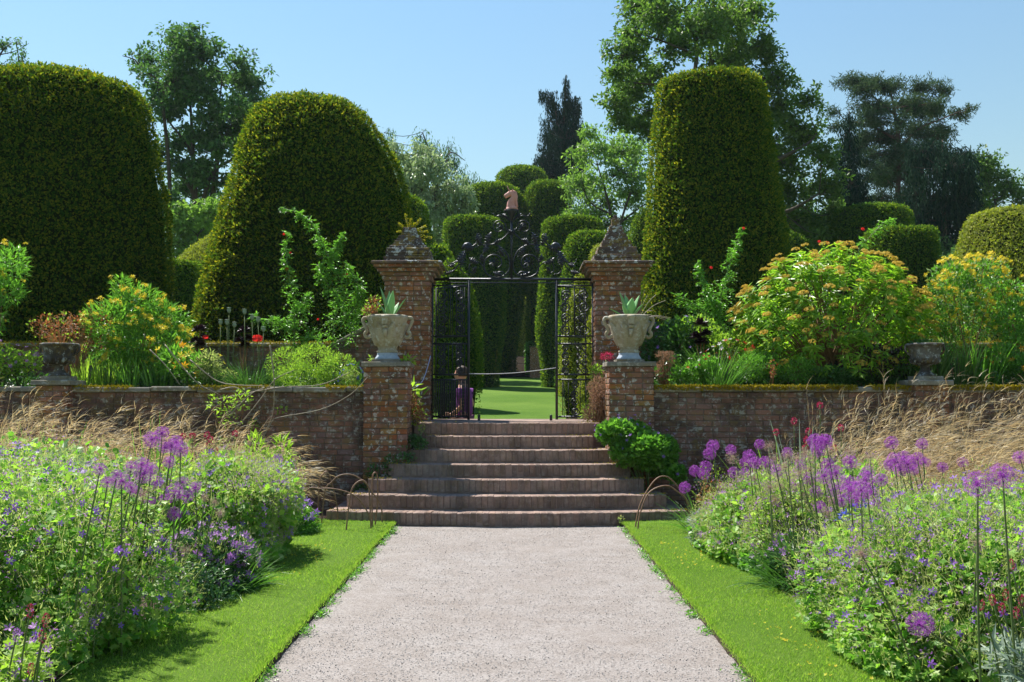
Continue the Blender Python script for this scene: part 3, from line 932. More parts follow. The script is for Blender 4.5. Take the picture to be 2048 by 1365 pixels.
# ------------------------------------------------------------ iron gate screen
GY = 15.5
def G(px, py, dy=0.0): 
    p = P(px, py, GY); return Vector((p.x, dy, p.z - LZ))
screen = thing('iron_screen', 'black wrought iron gate screen with scrolled overthrow between the brick pillars', 'gate', (0, GY, LZ))
def iron(name, pts, rad, parent=None, sides=6, n=0):
    mb = MB(); mb.tube(smoothpath(pts, n) if n else pts, rad, sides)
    return add(name, mb.build(name), M['iron'], parent or screen)
ZT = P(1023, 559, GY).z - LZ
iron('top_rail', [(-1.27, 0, ZT), (1.29, 0, ZT)], .021, sides=4)
iron('top_rail', [(-1.27, 0, ZT - .055), (1.29, 0, ZT - .055)], .008, sides=4)
XL0, XL1, XR1, XR0 = -1.245, -.675, .695, 1.265
for x in (XL0, XL1, XR1, XR0):
    iron('stile', [(x, 0, 0), (x, 0, ZT)], .017 if x in (XL0, XR0) else .020, sides=4)
def spiral(c, r0, r1, a0, turns, n=30, mir=1):
    out = []
    for i in range(n + 1):
        s_ = i / n; a = a0 + turns * 2 * math.pi * s_; r = r0 + (r1 - r0) * s_
        out.append((c[0] + mir * r * math.cos(a), 0, c[1] + r * math.sin(a)))
    return out
def S_scroll(x, z0, z1, w, mir, par, y=0, rad=.0085):
    """tall S of flat bar with a curl at either end"""
    h = z1 - z0; r = min(w * .5, h * .24)
    top = spiral((x, z1 - r), r, r * .18, math.pi, -1.6, 26, mir)
    bot = spiral((x, z0 + r), r, r * .18, 0, -1.6, 26, mir)
    pts = [tuple(Vector(p) + Vector((0, y, 0))) for p in bot[::-1] + top]
    iron('scroll', pts, rad, par, 4)
def panel(x0, x1, par, dense, y=0):
    w = x1 - x0
    hz = (.62, .70, 1.18, 1.30)
    for z in hz: iron('rail', [(x0, y, z), (x1, y, z)], .012, par, 4)
    iron('rail', [(x0, y, .045), (x1, y, .045)], .014, par, 4)
    iron('rail', [(x0, y, ZT - .10), (x1, y, ZT - .10)], .011, par, 4)
    for k in range(1, 6 if dense else 4):
        iron('bar', [(x0 + w * k / (6 if dense else 4), y, 1.30), (x0 + w * k / (6 if dense else 4), y, ZT - .10)], .0065, par, 4)
    for k in (0, 2):
        xc = x0 + w * (k + 1) / 4
        for z0, z1 in ((1.32, 1.66), (1.68, 2.02)):
            S_scroll(xc, z0, z1, w * .42, 1 if k else -1, par, y)
    for k in range(1, 9 if dense else 1):
        iron('bar', [(x0 + w * k / 9, y + .012, .70), (x0 + w * k / 9, y + .012, 1.18)], .007, par, 4)
    for k in range(2):
        xc = x0 + w * (k + .5) / 2
        for z0, z1 in ((.71, .94), (.95, 1.17)):
            S_scroll(xc, z0, z1, w * .46, 1 if k else -1, par, y)
    m = 17 if dense else 5
    for k in range(1, m):
        x = x0 + w * k / m
        if dense:     # twisted and beaded dog bars
            pts = [(x, y, .05 + .57 * i / 22) for i in range(23)]
            iron('dog_bar', pts, [.008 if i % 2 else .0135 for i in range(23)], par, 6)
        elif k in (1, 4):
            iron('dog_bar', [(x, y, .05), (x, y, .60)], .0065, par, 4)
    if not dense:
        S_scroll(x0 + w * .5, .06, .34, w * .5, 1, par, y)
        S_scroll(x0 + w * .5, .34, .60, w * .5, -1, par, y)
    # beads along the lock rails
    mb = MB()
    for z in (1.18, 1.30):
        for k in range(1, 12):
            x = x0 + w * k / 12
            mb.tube([(x, y, z + .012), (x, y, z + .038)], [.006, .001], 5)
    add('bead_row', mb.build('bead_row'), M['iron'], par, kind='stuff')
panel(XL0, XL1, screen, True)
panel(XR1, XR0, screen, False)
# gate leaves folded back behind the side panels
def gate_leaf(hx, ang, mir, label, dense):
    g = thing('gate_leaf', label, 'gate', (hx, GY + .05, LZ + .02), (0, 0, R(ang)))
    w = .66
    for x in (.0, w): iron('stile', [(x, 0, 0), (x, 0, ZT - .12)], .014, g, 4)
    for z in (.02, .60, .68, 1.16, 1.28, ZT - .12): iron('rail', [(0, 0, z), (w, 0, z)], .011, g, 4)
    for k in range(1, 8 if dense else 5):
        iron('bar', [(w * k / (8 if dense else 5), 0, 1.28), (w * k / (8 if dense else 5), 0, ZT - .12)], .0075, g, 4)
    for k in range(1, 12 if dense else 5):
        iron('bar', [(w * k / (12 if dense else 5), 0, .02), (w * k / (12 if dense else 5), 0, .6)], .009, g, 4)
    for k in range(2):
        xc = w * (k + .5) / 2
        for z0, z1 in ((.70, .92), (.93, 1.15), (1.34, 1.62), (1.66, 1.98)):
            S_scroll(xc, z0, z1, w * .4, 1 if k else -1, g)
    return g
gate_leaf(XL1, 180 - 35, 1, 'dark open gate leaf folded back behind the left side panel', True)
gate_leaf(XR1, 42, -1, 'dark open gate leaf folded back behind the right side panel', False)

def mirror(pts): return [(2046 - x, y) for x, y in pts]
def both(name, pts, rad, n=40, dy=0):
    for m_ in (False, True):
        q = mirror(pts) if m_ else pts
        r = rad
        sp = smoothpath([G(x, y, dy) for x, y in q], n)
        if isinstance(rad, tuple):
            r = [rad[0] + (rad[1] - rad[0]) * i / (len(sp) - 1) for i in range(len(sp))]
        mb = MB(); mb.tube(sp, r, 6); add(name, mb.build(name), M['iron'], screen)
def pspiral(cx, cy, r0, r1, a0, turns, n=16):
    return [(cx + (r0 + (r1 - r0) * i / n) * math.cos(a0 + turns * 2 * math.pi * i / n),
             cy + (r0 + (r1 - r0) * i / n) * math.sin(a0 + turns * 2 * math.pi * i / n)) for i in range(n + 1)]
iron('centre_rod', [G(1023, 557), G(1023, 424)], .017, sides=4)
# big C scroll: from the leaf arm down past the rod and round the rosette
both('scroll', [(1076, 490), (1056, 490), (1038, 500), (1028, 518), (1027, 538), (1040, 553), (1058, 555), (1074, 546), (1078, 528), (1070, 514), (1056, 510), (1045, 517), (1043, 529), (1051, 537)], .0115, 60)
both('scroll', [(1026, 462), (1036, 474), (1050, 484), (1066, 490), (1082, 490), (1100, 496), (1114, 503), (1126, 516), (1140, 526), (1150, 526), (1153, 519)], (.012, .007), 50)
both('scroll', [(1122, 522), (1125, 536), (1118, 547), (1108, 549)], (.010, .006), 16)
both('scroll', [(1126, 518), (1132, 534), (1144, 545), (1162, 553)], (.010, .006), 16)
both('scroll', [(1076, 538), (1086, 526), (1098, 524), (1107, 531), (1107, 542), (1099, 547), (1094, 541), (1099, 537)], (.010, .006), 30)
both('scroll', [(1110, 497), (1096, 490), (1087, 480), (1084, 472), (1089, 468)], (.014, .006), 16)
both('scroll', pspiral(1048, 454, 14, 6, math.pi, 1.4), .009, 40)
both('scroll', [(1034, 456), (1027, 466), (1024, 480)], .010, 10)
both('scroll', [(1028, 440), (1038, 434), (1047, 431), (1054, 433), (1060, 427)], (.011, .005), 16)
both('scroll', [(1010, 420), (1011, 430), (1018, 438), (1022, 446)], .010, 12)
both('scroll', [(1034, 551), (1042, 544), (1050, 546), (1044, 552)], .012, 12)
def acanthus(px, py, ang, L, w, n=5):
    """folded leaf of iron with a wavy edge"""
    for m_ in (0, 1):
        cx = 2046 - px if m_ else px; a = math.pi - ang if m_ else ang
        base = G(cx, py)
        V = []; Fs = []
        d = Vector((math.cos(a), 0, math.sin(a))); s_ = Vector((-d.z, 0, d.x))
        k = 11
        for lay in (-1, 1):
            for i in range(k + 1):
                t = i / k
                c = base + d * (L * 1.2 * t) + Vector((0, -.05 * math.sin(t * 2.6) + lay * .003, 0)) + s_ * (L * .12 * math.sin(t * 3) * (1 if m_ else -1))
                ww = 1.25 * w * math.sin(math.pi * min(1, t * .92 + .08)) * (1 + .5 * math.cos(i * math.pi))
                V += [c - s_ * ww + Vector((0, .02, 0)), c, c + s_ * ww + Vector((0, .02, 0))]
        for lay in (0, 1):
            o_ = lay * 3 * (k + 1)
            for i in range(k):
                for j in (0, 1):
                    b = o_ + i * 3 + j
                    q = (b, b + 1, b + 4, b + 3)
                    Fs.append(q if lay else q[::-1])
        mb = MB(); mb.poly(V, Fs, False); add('iron_leaf', mb.build('iron_leaf'), M['iron'], screen)
for a_ in ((1072, 492, 1.9, .19, .035), (1082, 491, 1.2, .17, .035), (1036, 514, 1.1, .17, .03), (1058, 489, 2.6, .12, .03), (1116, 502, -.9, .20, .04),
           (1124, 512, -1.5, .16, .035), (1090, 528, .6, .14, .035), (1078, 526, 1.3, .12, .03), (1042, 550, .3, .12, .028), (1136, 528, -.3, .10, .025),
           (1098, 497, .2, .14, .04), (1030, 436, .6, .10, .022), (1100, 545, 2.2, .09, .02), (1140, 542, -.2, .13, .025), (1036, 462, .9, .12, .02), (1072, 486, -1.2, .16, .03), (1020, 470, .9, .10, .02)):
    acanthus(*a_)
def rosette(px, py, r):
    for m_ in (0, 1):
        c = G(2046 - px if m_ else px, py, -.03)
        mb = MB()
        mb.lathe([(.004,-.02),(r*.3,-.01),(r*.3,.01),(.004,.03)], 10)
        vs = np.array(mb.v); vs = vs[:, [0, 2, 1]] * [1, -1, 1] + np.array(c); mb.v = [tuple(q) for q in vs]
        for k in range(9):
            a = 2 * math.pi * k / 9
            d = Vector((math.cos(a), 0, math.sin(a))); s_ = Vector((math.cos(a + 1.2), 0, math.sin(a + 1.2)))
            mb.poly([c + d * r * .25, c + d * r * .65 + s_ * r * .28 + Vector((0, -.022, 0)), c + d * r + Vector((0, .012, 0)), c + d * r * .6 - s_ * r * .12 + Vector((0, .004, 0))], [(0, 1, 2, 3), (3, 2, 1, 0)], False)
        add('rosette', mb.build('rosette'), M['iron'], screen)
rosette(1058, 525, .085); rosette(1047, 455, .055)
def bulb(px, py):
    for m_ in (0, 1):
        c = G(2046 - px if m_ else px, py, 0); sg = -1 if m_ else 1
        mb = MB()
        mb.tube([c + Vector((sg * dx, 0, dz)) for dx, dz in ((-.07, -.01), (-.045, .015), (-.01, .03), (.03, .022), (.06, -.005), (.085, -.04))], [.012, .035, .045, .04, .028, .008], 10)
        add('bud', mb.build('bud'), M['iron'], screen)
bulb(1111, 494)
# goblet under the unicorn's head
mb = MB(); c = G(1023, 424)
mb.lathe([(.022,-.14),(.03,-.10),(.05,-.05),(.085,0),(.095,.03),(.06,.036)], 14, centre=c)
add('pedestal', mb.build('pedestal'), M['iron'], screen)

# pink unicorn's head crest on top
crest = thing('unicorn_head', 'pink painted heraldic unicorn head crest on top of the iron overthrow', 'crest', tuple(P(1023, 418, GY)))
sx = 1 / 128.5
def headpart(pts, rads, sides=12, flat=.62):
    mb = MB(); mb.tube([Vector((a * sx, 0, b * sx)) for a, b in pts], [r * sx for r in rads], sides)
    mb.v = [(v[0], v[1] * flat, v[2]) for v in mb.v]; return mb
add('neck', headpart([(0,-1),(0,1.5),(-1,5),(-1,11),(1,17),(4,22),(4,28),(2,32),(0,34.5)], [14,11.5,9,8,6.6,5.6,5.8,5,2.5], 14).build('neck'), M['unicorn'], crest)
add('head', headpart([(5,33),(1,32),(-4,30),(-8,28),(-12,26.3),(-14.5,25)], [3,5.6,5.6,4.6,3.8,2.4], 12).build('head'), M['unicorn'], crest)
add('muzzle', headpart([(-8,27),(-11,24),(-13,22.6)], [3.4,3.2,1.8], 10).build('muzzle'), M['unicorn'], crest)
for e in (-1, 1):
    q = headpart([(2,36),(2.5,40)], [1.8,.3], 6)
    q.v = [(v[0], v[1] + e * .02, v[2]) for v in q.v]; add('ear', q.build('ear'), M['unicorn'], crest)
add('horn', headpart([(-3,35),(-7,42),(-9,47)], [1.4,.9,.2], 8, 1).build('horn'), M['unicorn'], crest)
add('mane', headpart([(3,37),(8,33),(10,25),(9,17),(10,9),(12,3)], [1.5,2.6,2.8,2.6,2.8,1.5], 8, .4).build('mane'), M['unicorn'], crest)

# rope across the opening behind the gate, cord by the left pillar, two floor stops
a, b = P(1112, 736, 15.48), P(938, 748, 15.48)
pts = [a.lerp(b, i / 14) - Vector((0, 0, .035 * math.sin(math.pi * i / 14))) for i in range(15)]
mb = MB(); mb.tube(pts, .006, 6)
add('rope', mb.build('rope'), M['rope'], label='thin white rope strung across the gate opening', category='rope')
mb = MB(); mb.tube(smoothpath([P(861, 712, 15.1), P(855, 735, 14.9), P(845, 762, 14.6), P(830, 776, 14.3), P(815, 778, 13.9)], 20), .007, 6)
add('cord', mb.build('cord'), M['cord'], label='pale blue cord looping from the left gate pillar down to the pier', category='cord')
for px, lb in ((958, 'short dark post left of the gap at the top of the steps'), (1102, 'short dark post right of the gap at the top of the steps')):
    p = P(px, 846, 15.0)
    mb = MB(); mb.box((-.02, -.02, 0), (.02, .02, .075)); mb.tube([(0, 0, .07), (0, 0, .088)], [.022, .012], 8)
    add('gate_stop', mb.build('gate_stop'), M['iron'], loc=(p.x, 15.0, LZ), label=lb, category='post')

# ------------------------------------------------------------ bent rod hoops by the steps
hoops = [
 ([(636,1000),(639,966),(647,948),(655,945),(665,972),(675,1019)], 12.0, 'small dark bent rod hoop left of the steps, nearest the brick wall'),
 ([(643,1016),(650,982),(663,965),(676,953),(694,949),(712,953),(731,967),(745,986),(758,1004),(764,1024)], 11.85, 'widest tall bent rod hoop arching over the left end of the bottom step'),
 ([(583,1006),(613,983),(639,978),(665,978),(692,984),(712,994),(726,1009),(741,1040)], 11.5, 'low flat bent rod hoop reaching out of the left flower border'),
 ([(692,1067),(696,1027),(702,986),(710,969),(725,961),(735,971),(739,992),(742,1064)], 11.3, 'front bent rod hoop standing in the grass left of the steps'),
 ([(745,1052),(744,1000),(745,956),(750,945.5),(755,956),(755,1005),(750,1054)], 11.6, 'narrow upright bent rod hoop nearest the left edge of the path'),
 ([(1270,1057),(1281,1008),(1307,964),(1329,953),(1351,968),(1375,1008)], 11.6, 'taller bent rod hoop right of the steps'),
 ([(1275,1061),(1281,1025),(1298,986),(1329,972),(1351,981),(1380,1012)], 11.4, 'lower bent rod hoop right of the steps')]
for pts, Y, lb in hoops:
    m = len(pts)
    p = [P(x, y, Y + .12 * (i / (m - 1) - .5)) for i, (x, y) in enumerate(pts)]
    p[0].z = min(p[0].z, .03) if p[0].z < .35 else p[0].z
    p.insert(0, Vector((p[0].x, p[0].y, -.05))); p.append(Vector((p[-1].x, p[-1].y, -.05)))
    mb = MB(); mb.tube(smoothpath(p, 40), .0085, 7)
    add('hoop', mb.build('hoop'), M['wood'], label=lb, category='hoop', group='bent rod hoops beside the steps')
# ------------------------------------------------------------ clipped yews
def topiary(label, Y, prof, mat='yew', dens=1.0, leaf=.085, sq=2.0, lump=.05, name='clipped_yew', zb=None, group=None, seed=0, depth=1.0, cat='topiary'):
    """prof: rows (py, px left, px right) from top to bottom as seen; body of revolution (or squarer with sq) at distance Y"""
    rows = []
    for py, a, b in prof:
        p = P((a + b) / 2, py, Y); r = (P(b, py, Y).x - P(a, py, Y).x) / 2
        rows.append((p.x, p.z, r))
    kz = 1 - .7 * rows[min(3, len(rows) - 1)][2] / Y     # the near rim of the top is what the eye sees
    rows = [(x, EYE + (z - EYE) * kz, r) for x, z, r in rows]
    gz = terrain(Y) - .05 if zb is None else zb
    if rows[-1][1] > gz:
        x, z, r = rows[-1]; rows.append((x, gz, r))
    rows = rows[::-1]
    # densify
    zs = np.array([r[1] for r in rows]); cxs = np.array([r[0] for r in rows]); rs = np.array([r[2] for r in rows])
    s_ = np.concatenate([[0], np.cumsum(np.hypot(np.diff(zs), np.diff(rs)))])
    t = s_[-1] * (1 - (1 - np.linspace(0, 1, 76 if Y < 26 else 46)) ** 2.0)
    z = np.interp(t, s_, zs); cx = np.interp(t, s_, cxs); r = np.interp(t, s_, rs)
    for _ in range(1):
        for a in (z, cx, r):
            a[1:-1] = (a[:-2] + 2 * a[1:-1] + a[2:]) / 4
    nth = 48 if Y < 26 else 32
    th = np.linspace(0, 2 * np.pi, nth + 1)
    ct, st_ = np.cos(th), np.sin(th)
    sup = (np.abs(ct) ** sq + np.abs(st_) ** sq) ** (-1 / sq)
    ph = rng.uniform(0, 6.28, 6)
    T, Z = np.meshgrid(th, z)
    wob = 1 + lump * (.5 * np.sin(2 * T + ph[0] + Z * .5) + .35 * np.sin(3 * T + ph[1] - Z * 1.1) + .3 * np.sin(5 * T + ph[2] + Z * 1.7) * .7 + .25 * np.sin(Z * 2.3 + ph[3] + T * 4))
    RR = r[:, None] * sup[None] * wob
    X = cx[:, None] + RR * ct[None]; Yy = Y + depth * RR * st_[None]
    G_ = np.stack([X, Yy, Z], -1)
    base = Vector((float(cx[0]), Y, float(gz)))
    t_ = thing(name, label, cat, tuple(base), group=group)
    # inner mass of twigs
    sh = G_.copy(); c0 = np.stack([cx, np.full_like(cx, Y), z], -1)[:, None]
    inset = np.minimum((leaf * 1.5 + .05) / np.maximum(RR, .01), .6)[..., None]
    sh = sh + (c0 - sh) * inset
    sh[..., 2] -= leaf * .6 * np.linspace(0, 1, len(z))[:, None] ** 4
    V = sh[:, :-1].reshape(-1, 3) - np.array(base)
    Fq = []
    for i in range(len(z) - 1):
        for k in range(nth):
            k2 = (k + 1) % nth
            Fq.append((i*nth+k, i*nth+k2, (i+1)*nth+k2, (i+1)*nth+k))
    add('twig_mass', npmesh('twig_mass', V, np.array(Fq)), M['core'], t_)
    # surface sprays
    e1 = G_[1:, :-1] - G_[:-1, :-1]; e2 = G_[:-1, 1:] - G_[:-1, :-1]
    cr = np.cross(e2, e1); A = np.linalg.norm(cr, axis=-1); Nn = nrm(cr)
    w = np.where(Nn[..., 1] < .25, 1.0, .13)
    mid = (G_[1:, :-1] + G_[:-1, :-1]) / 2
    inside = (np.abs(mid[..., 0] / mid[..., 1]) < .56) & (mid[..., 2] > EYE + mid[..., 1] * (785 - 720 if Y > 26 else 785 - 700) / F * (-1 if Y < 26 else 0) )
    w = A * w * np.where(inside, 1.0, .12)
    area = w.sum()
    T_ = T_LEAF
    n = int(min(66000, area / leaf ** 2 * (7.0 if Y < 26 else 5.5) * dens))
    w = (w / w.sum()).ravel()
    idx = rng.choice(len(w), n, p=w)
    ii, kk = np.divmod(idx, nth)
    u = rng.random(n)[:, None]; v = rng.random(n)[:, None]
    p = G_[ii, kk] + u * e1[ii, kk] + v * e2[ii, kk]
    nn = Nn[ii, kk]
    off = rng.normal(0, 1, n)[:, None] * leaf * .42
    cl = np.array([mnoise.noise(Vector(q) * 3.2) + .6 * mnoise.noise(Vector(q) * 7.5) for q in p])[:, None]
    p = p + nn * (off - leaf * .35 + cl * (.055 if Y < 26 else leaf * .5))
    d = nn * .35 + rvec(n) * .8 + np.array([0, 0, .25])
    tn = nn * 1.0 + rvec(n) * .55
    s_l = leaf * rng.uniform(.75, 1.4, n)
    add('foliage', leaf_mesh('foliage', T_, p - np.array(base), d, tn, s_l * (1 if T_ is T_SPRAY else 1.0)), M[mat], t_, kind='stuff')
    return t_

topiary('huge clipped yew with a flat domed top at the left edge of the picture', 19.0,
    [(124,118,135),(127,60,190),(134,5,240),(148,-35,272),(170,-62,288),(215,-78,300),(300,-90,312),(400,-100,326),(500,-105,331),(600,-108,333),(700,-108,333)], dens=1.0, leaf=.056, lump=.015)
topiary('great bell shaped clipped yew between the tall left yew and the gate', 22.0,
    [(178,585,645),(181,555,685),(192,528,715),(212,503,738),(250,488,764),(310,472,795),(370,458,813),(420,446,822),(480,432,826),(540,418,828),(600,405,828),(690,392,828)], dens=1.0, leaf=.062, lump=.02)
topiary('tall tapering clipped yew column with a flat top right of the gate', 24.0,
    [(137,1390,1440),(138,1345,1500),(143,1322,1518),(158,1313,1528),(200,1310,1534),(280,1303,1543),(360,1296,1554),(440,1290,1567),(520,1285,1578),(600,1282,1586),(680,1280,1590)], dens=1.0, leaf=.067, lump=.028)

small = [
 ('highest round topped yew in the middle distance behind the unicorn head', 78, [(327,1035,1052),(329,1015,1072),(336,1000,1088),(350,992,1096),(368,990,1098),(470,988,1102),(690,985,1105)], 2, .2),
 ('round topped clipped yew behind the left scrolls of the overthrow', 62, [(361,965,1005),(363,948,1022),(372,934,1036),(392,926,1046),(420,923,1050),(560,920,1052),(720,925,1030)], 2, .17),
 ('round topped clipped yew column right of the unicorn head', 62, [(358,1082,1110),(360,1066,1126),(370,1054,1136),(388,1050,1141),(430,1050,1144),(560,1052,1148),(720,1056,1150)], 2, .17),
 ('flat topped clipped yew cylinder left of the unicorn head', 48, [(431,925,965),(432,900,992),(437,891,1001),(450,889,1004),(560,890,1010),(660,895,1008),(735,905,996)], 2.6, .14),
 ('flat topped clipped yew cylinder behind the right scrolls of the overthrow', 48, [(432,1120,1165),(433,1096,1192),(438,1087,1202),(450,1085,1206),(560,1080,1200),(660,1073,1190),(735,1085,1180)], 2.6, .14),
 ('round topped yew behind the right gate pillar, next to the flat cylinder', 40, [(460,1165,1195),(462,1148,1212),(471,1136,1224),(490,1129,1231),(530,1127,1234),(640,1118,1236),(790,1112,1236)], 2, .12),
 ('low golden round yew directly beside the right pillar finial', 36, [(486,1205,1225),(489,1192,1238),(500,1184,1246),(520,1180,1250),(640,1172,1255),(800,1165,1260)], 2, .11),
 ('slim dark tapering yew showing between the bell shaped yew and the left pillar', 34, [(384,790,812),(388,775,832),(400,765,848),(430,756,857),(480,748,866),(520,742,874),(700,735,885)], 2, .11),
 ('small round shouldered yew behind the left gate pillar finial', 33, [(486,850,880),(490,838,892),(505,828,902),(540,822,912),(620,818,920),(760,815,925)], 2, .11),
 ('small pointed clipped yew cone in shade left of the tall right column', 52, [(412,1283,1289),(420,1278,1296),(440,1266,1308),(470,1256,1320),(500,1250,1326),(560,1244,1330)], 2, .14),
 ('low domed yew emerging right of the tall flat topped column', 40, [(466,1570,1590),(469,1555,1603),(480,1545,1614),(500,1540,1622),(560,1536,1626),(700,1530,1630)], 2, .12),
 ('broad clipped yew drum with a gently domed top behind the orange flowered shrub', 44, [(407,1710,1770),(409,1680,1800),(416,1666,1813),(430,1662,1817),(480,1661,1818),(600,1661,1818),(720,1661,1818)], 2.2, .12),
 ('lower bright green clipped drum in front of the domed drum', 34, [(453,1770,1840),(454,1742,1860),(459,1735,1866),(480,1734,1868),(540,1730,1872),(700,1726,1876)], 2.4, .10),
 ('big golden shouldered yew with a flaring skirt at the right edge', 30, [(411,1990,2060),(413,1962,2100),(420,1945,2120),(440,1934,2135),(470,1925,2150),(500,1917,2160),(530,1905,2170),(600,1890,2180),(720,1880,2190)], 2, .10),
 ('golden sloping yew glimpsed between the two great left yews', 38, [(440,462,478),(455,440,500),(480,402,520),(505,372,530),(530,352,540),(600,345,545),(720,345,545)], 2, .11),
 ('low square cut yew block in shade between the two great left yews', 30, [(521,345,385),(522,328,393),(527,322,396),(560,322,397),(640,322,397),(720,322,397)], 5, .09),
 ('dark narrow clipped yew just beyond the gate on the left of the opening', 28, [(515,895,905),(530,885,922),(560,874,938),(600,866,951),(650,860,959),(710,858,965),(780,860,964),(815,864,960)], 2, .085),
 ('bright sunlit yew glimpsed in the narrow gap between the two middle columns', 72, [(588,1036,1046),(598,1029,1054),(640,1020,1063),(690,1010,1072),(740,1002,1080)], 2, .13),  # sunlit look put into its sloped shape and golden colour
 ('golden green pointed yew seen through the right gate panel', 27, [(545,1158,1166),(560,1150,1176),(600,1138,1190),(660,1127,1200),(740,1120,1206),(800,1118,1208),(850,1122,1206)], 2, .08),
 ('second golden yew close behind the right gate panel, against the pillar', 25, [(590,1196,1206),(610,1186,1216),(660,1172,1228),(720,1162,1236),(790,1156,1240),(850,1158,1240)], 2, .08),
]
for i, (lb, Y, pr, sq, lf) in enumerate(small):
    m_ = 'yew_gold_lit' if lb.startswith(('golden', 'second golden', 'low golden', 'big golden', 'bright')) else 'yew_far'
    lf = lf * .66 if Y > 45 else lf * .8
    topiary(lb, Y, pr, m_, 1.0, lf, sq, .02, group='clipped yews beyond the gate')

def hedge_block(label, x0, x1, y0, y1, z0, z1, leaf=.13):
    t = thing('box_hedge', label, 'hedge', ((x0+x1)/2, (y0+y1)/2, z0))
    w, d, h = (x1-x0)/2, (y1-y0)/2, z1-z0
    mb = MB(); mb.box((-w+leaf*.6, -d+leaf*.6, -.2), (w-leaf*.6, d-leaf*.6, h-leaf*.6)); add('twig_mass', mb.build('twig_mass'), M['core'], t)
    n = int((2*w*h + 2*w*2*d + 4*d*h) / leaf**2 * 5)
    f = rng.random(n); ar = np.array([2*w*h, 4*w*d, 2*d*h, 2*d*h]); f = rng.choice(4, n, p=ar/ar.sum())
    u = rng.uniform(-1, 1, n); v = rng.random(n)
    p = np.zeros((n, 3)); nn = np.zeros((n, 3))
    m = f == 0; p[m] = np.stack([u[m]*w, np.full(m.sum(), -d), v[m]*h], 1); nn[m] = (0,-1,0)
    m = f == 1; p[m] = np.stack([u[m]*w, (v[m]*2-1)*d, np.full(m.sum(), h)], 1); nn[m] = (0,0,1)
    m = f == 2; p[m] = np.stack([np.full(m.sum(), -w), u[m]*d, v[m]*h], 1); nn[m] = (-1,0,0)
    m = f == 3; p[m] = np.stack([np.full(m.sum(), w), u[m]*d, v[m]*h], 1); nn[m] = (1,0,0)
    p += rng.normal(0, leaf*.3, (n, 3))
    add('foliage', leaf_mesh('foliage', T_LEAF, p, nn*.6+rvec(n), rvec(n), leaf*rng.uniform(.7,1.3,n)), M['fresh'], t, kind='stuff')
def at(px, py, Y): return P(px, py, Y)
for px0, px1, pt, lb in ((975, 1013, 684, 'low box hedge left of the far steps'), (1055, 1092, 686, 'low box hedge right of the far steps'),
                         (940, 977, 692, 'shaded low box hedge further left of the far steps'), (1081, 1125, 697, 'shaded low box hedge behind the gate stile on the right')):
    Y = 61 if 'shaded' not in lb else 60
    a, b = P(px0, pt, Y), P(px1, pt, Y)
    hedge_block(lb, a.x, b.x, Y, Y + 2.5, terrain(Y), a.z)
for px0, px1, lb in ((981, 998, 'small far brick pier left of the dark path'), (1060, 1081, 'small far brick pier right of the dark path')):
    a, b = P(px0, 695, 59), P(px1, 695, 59)
    t = thing('brick_pier', lb, 'pier', ((a.x+b.x)/2, 59.2, terrain(59)))
    w = (b.x-a.x)/2; mb = MB(); mb.box((-w, -.2, -.3), (w, .2, a.z-terrain(59))); add('shaft', mb.build('shaft'), M['brick_pier'], t)
    mb = MB(); mb.box((-w-.04, -.24, a.z-terrain(59)), (w+.04, .24, a.z-terrain(59)+.06)); add('cap_stone', mb.build('cap_stone'), M['cap_stone'], t)
# earth path with yew shade painted into its colour, and steps of the mount
a, b = P(1012, 750, 60.2), P(1058, 750, 60.2)
V = []; 
ysp = [59.6, 61.8, 63, 66, 69, 72, 75, 80]
for y in ysp: V += [(-.9 - (y < 62) * 3.4, y, terrain(y) + .02), (1.2 + (y < 62) * 3.2, y, terrain(y) + .02)]  # nearest rows widened into a dark band for the same shade
add('far_path', npmesh('far_path', V, np.array([(2*i, 2*i+1, 2*i+3, 2*i+2) for i in range(len(ysp)-1)])), simple('shade_dark_earth', [(.3,(.016,.012,.01)),(.7,(.035,.028,.02))], 5, 1.0, 0.0), kind='structure')
fs = thing('far_steps', 'pale distant steps on the dark path between the clipped yews', 'steps', (.2, 62, terrain(62)))
for y, h in ((61.0, 0), (66.5, .8)):
    mb = MB(); mb.box((-.85, y-62, -.04 + terrain(y) - terrain(62)), (.85, y-61.4, .04 + terrain(y) - terrain(62))); add('step', mb.build('step'), M['stone'], fs)
# the green mount behind
V = []; Fq = []
for i in range(13):
    for k in range(40):
        r_ = 9.5 * (1 - i / 13) + .5; zz = 5.0 + 8.0 * (1 - math.cos(math.pi * (i / 13))) / 2
        V.append((.4 + r_ * math.cos(k * math.pi / 20), 94 + r_ * math.sin(k * math.pi / 20), zz))
for i in range(12):
    for k in range(40): Fq.append((i*40+k, i*40+(k+1) % 40, (i+1)*40+(k+1) % 40, (i+1)*40+k))
add('mound', npmesh('mound', V, np.array(Fq), True), M['lawn'], kind='structure')

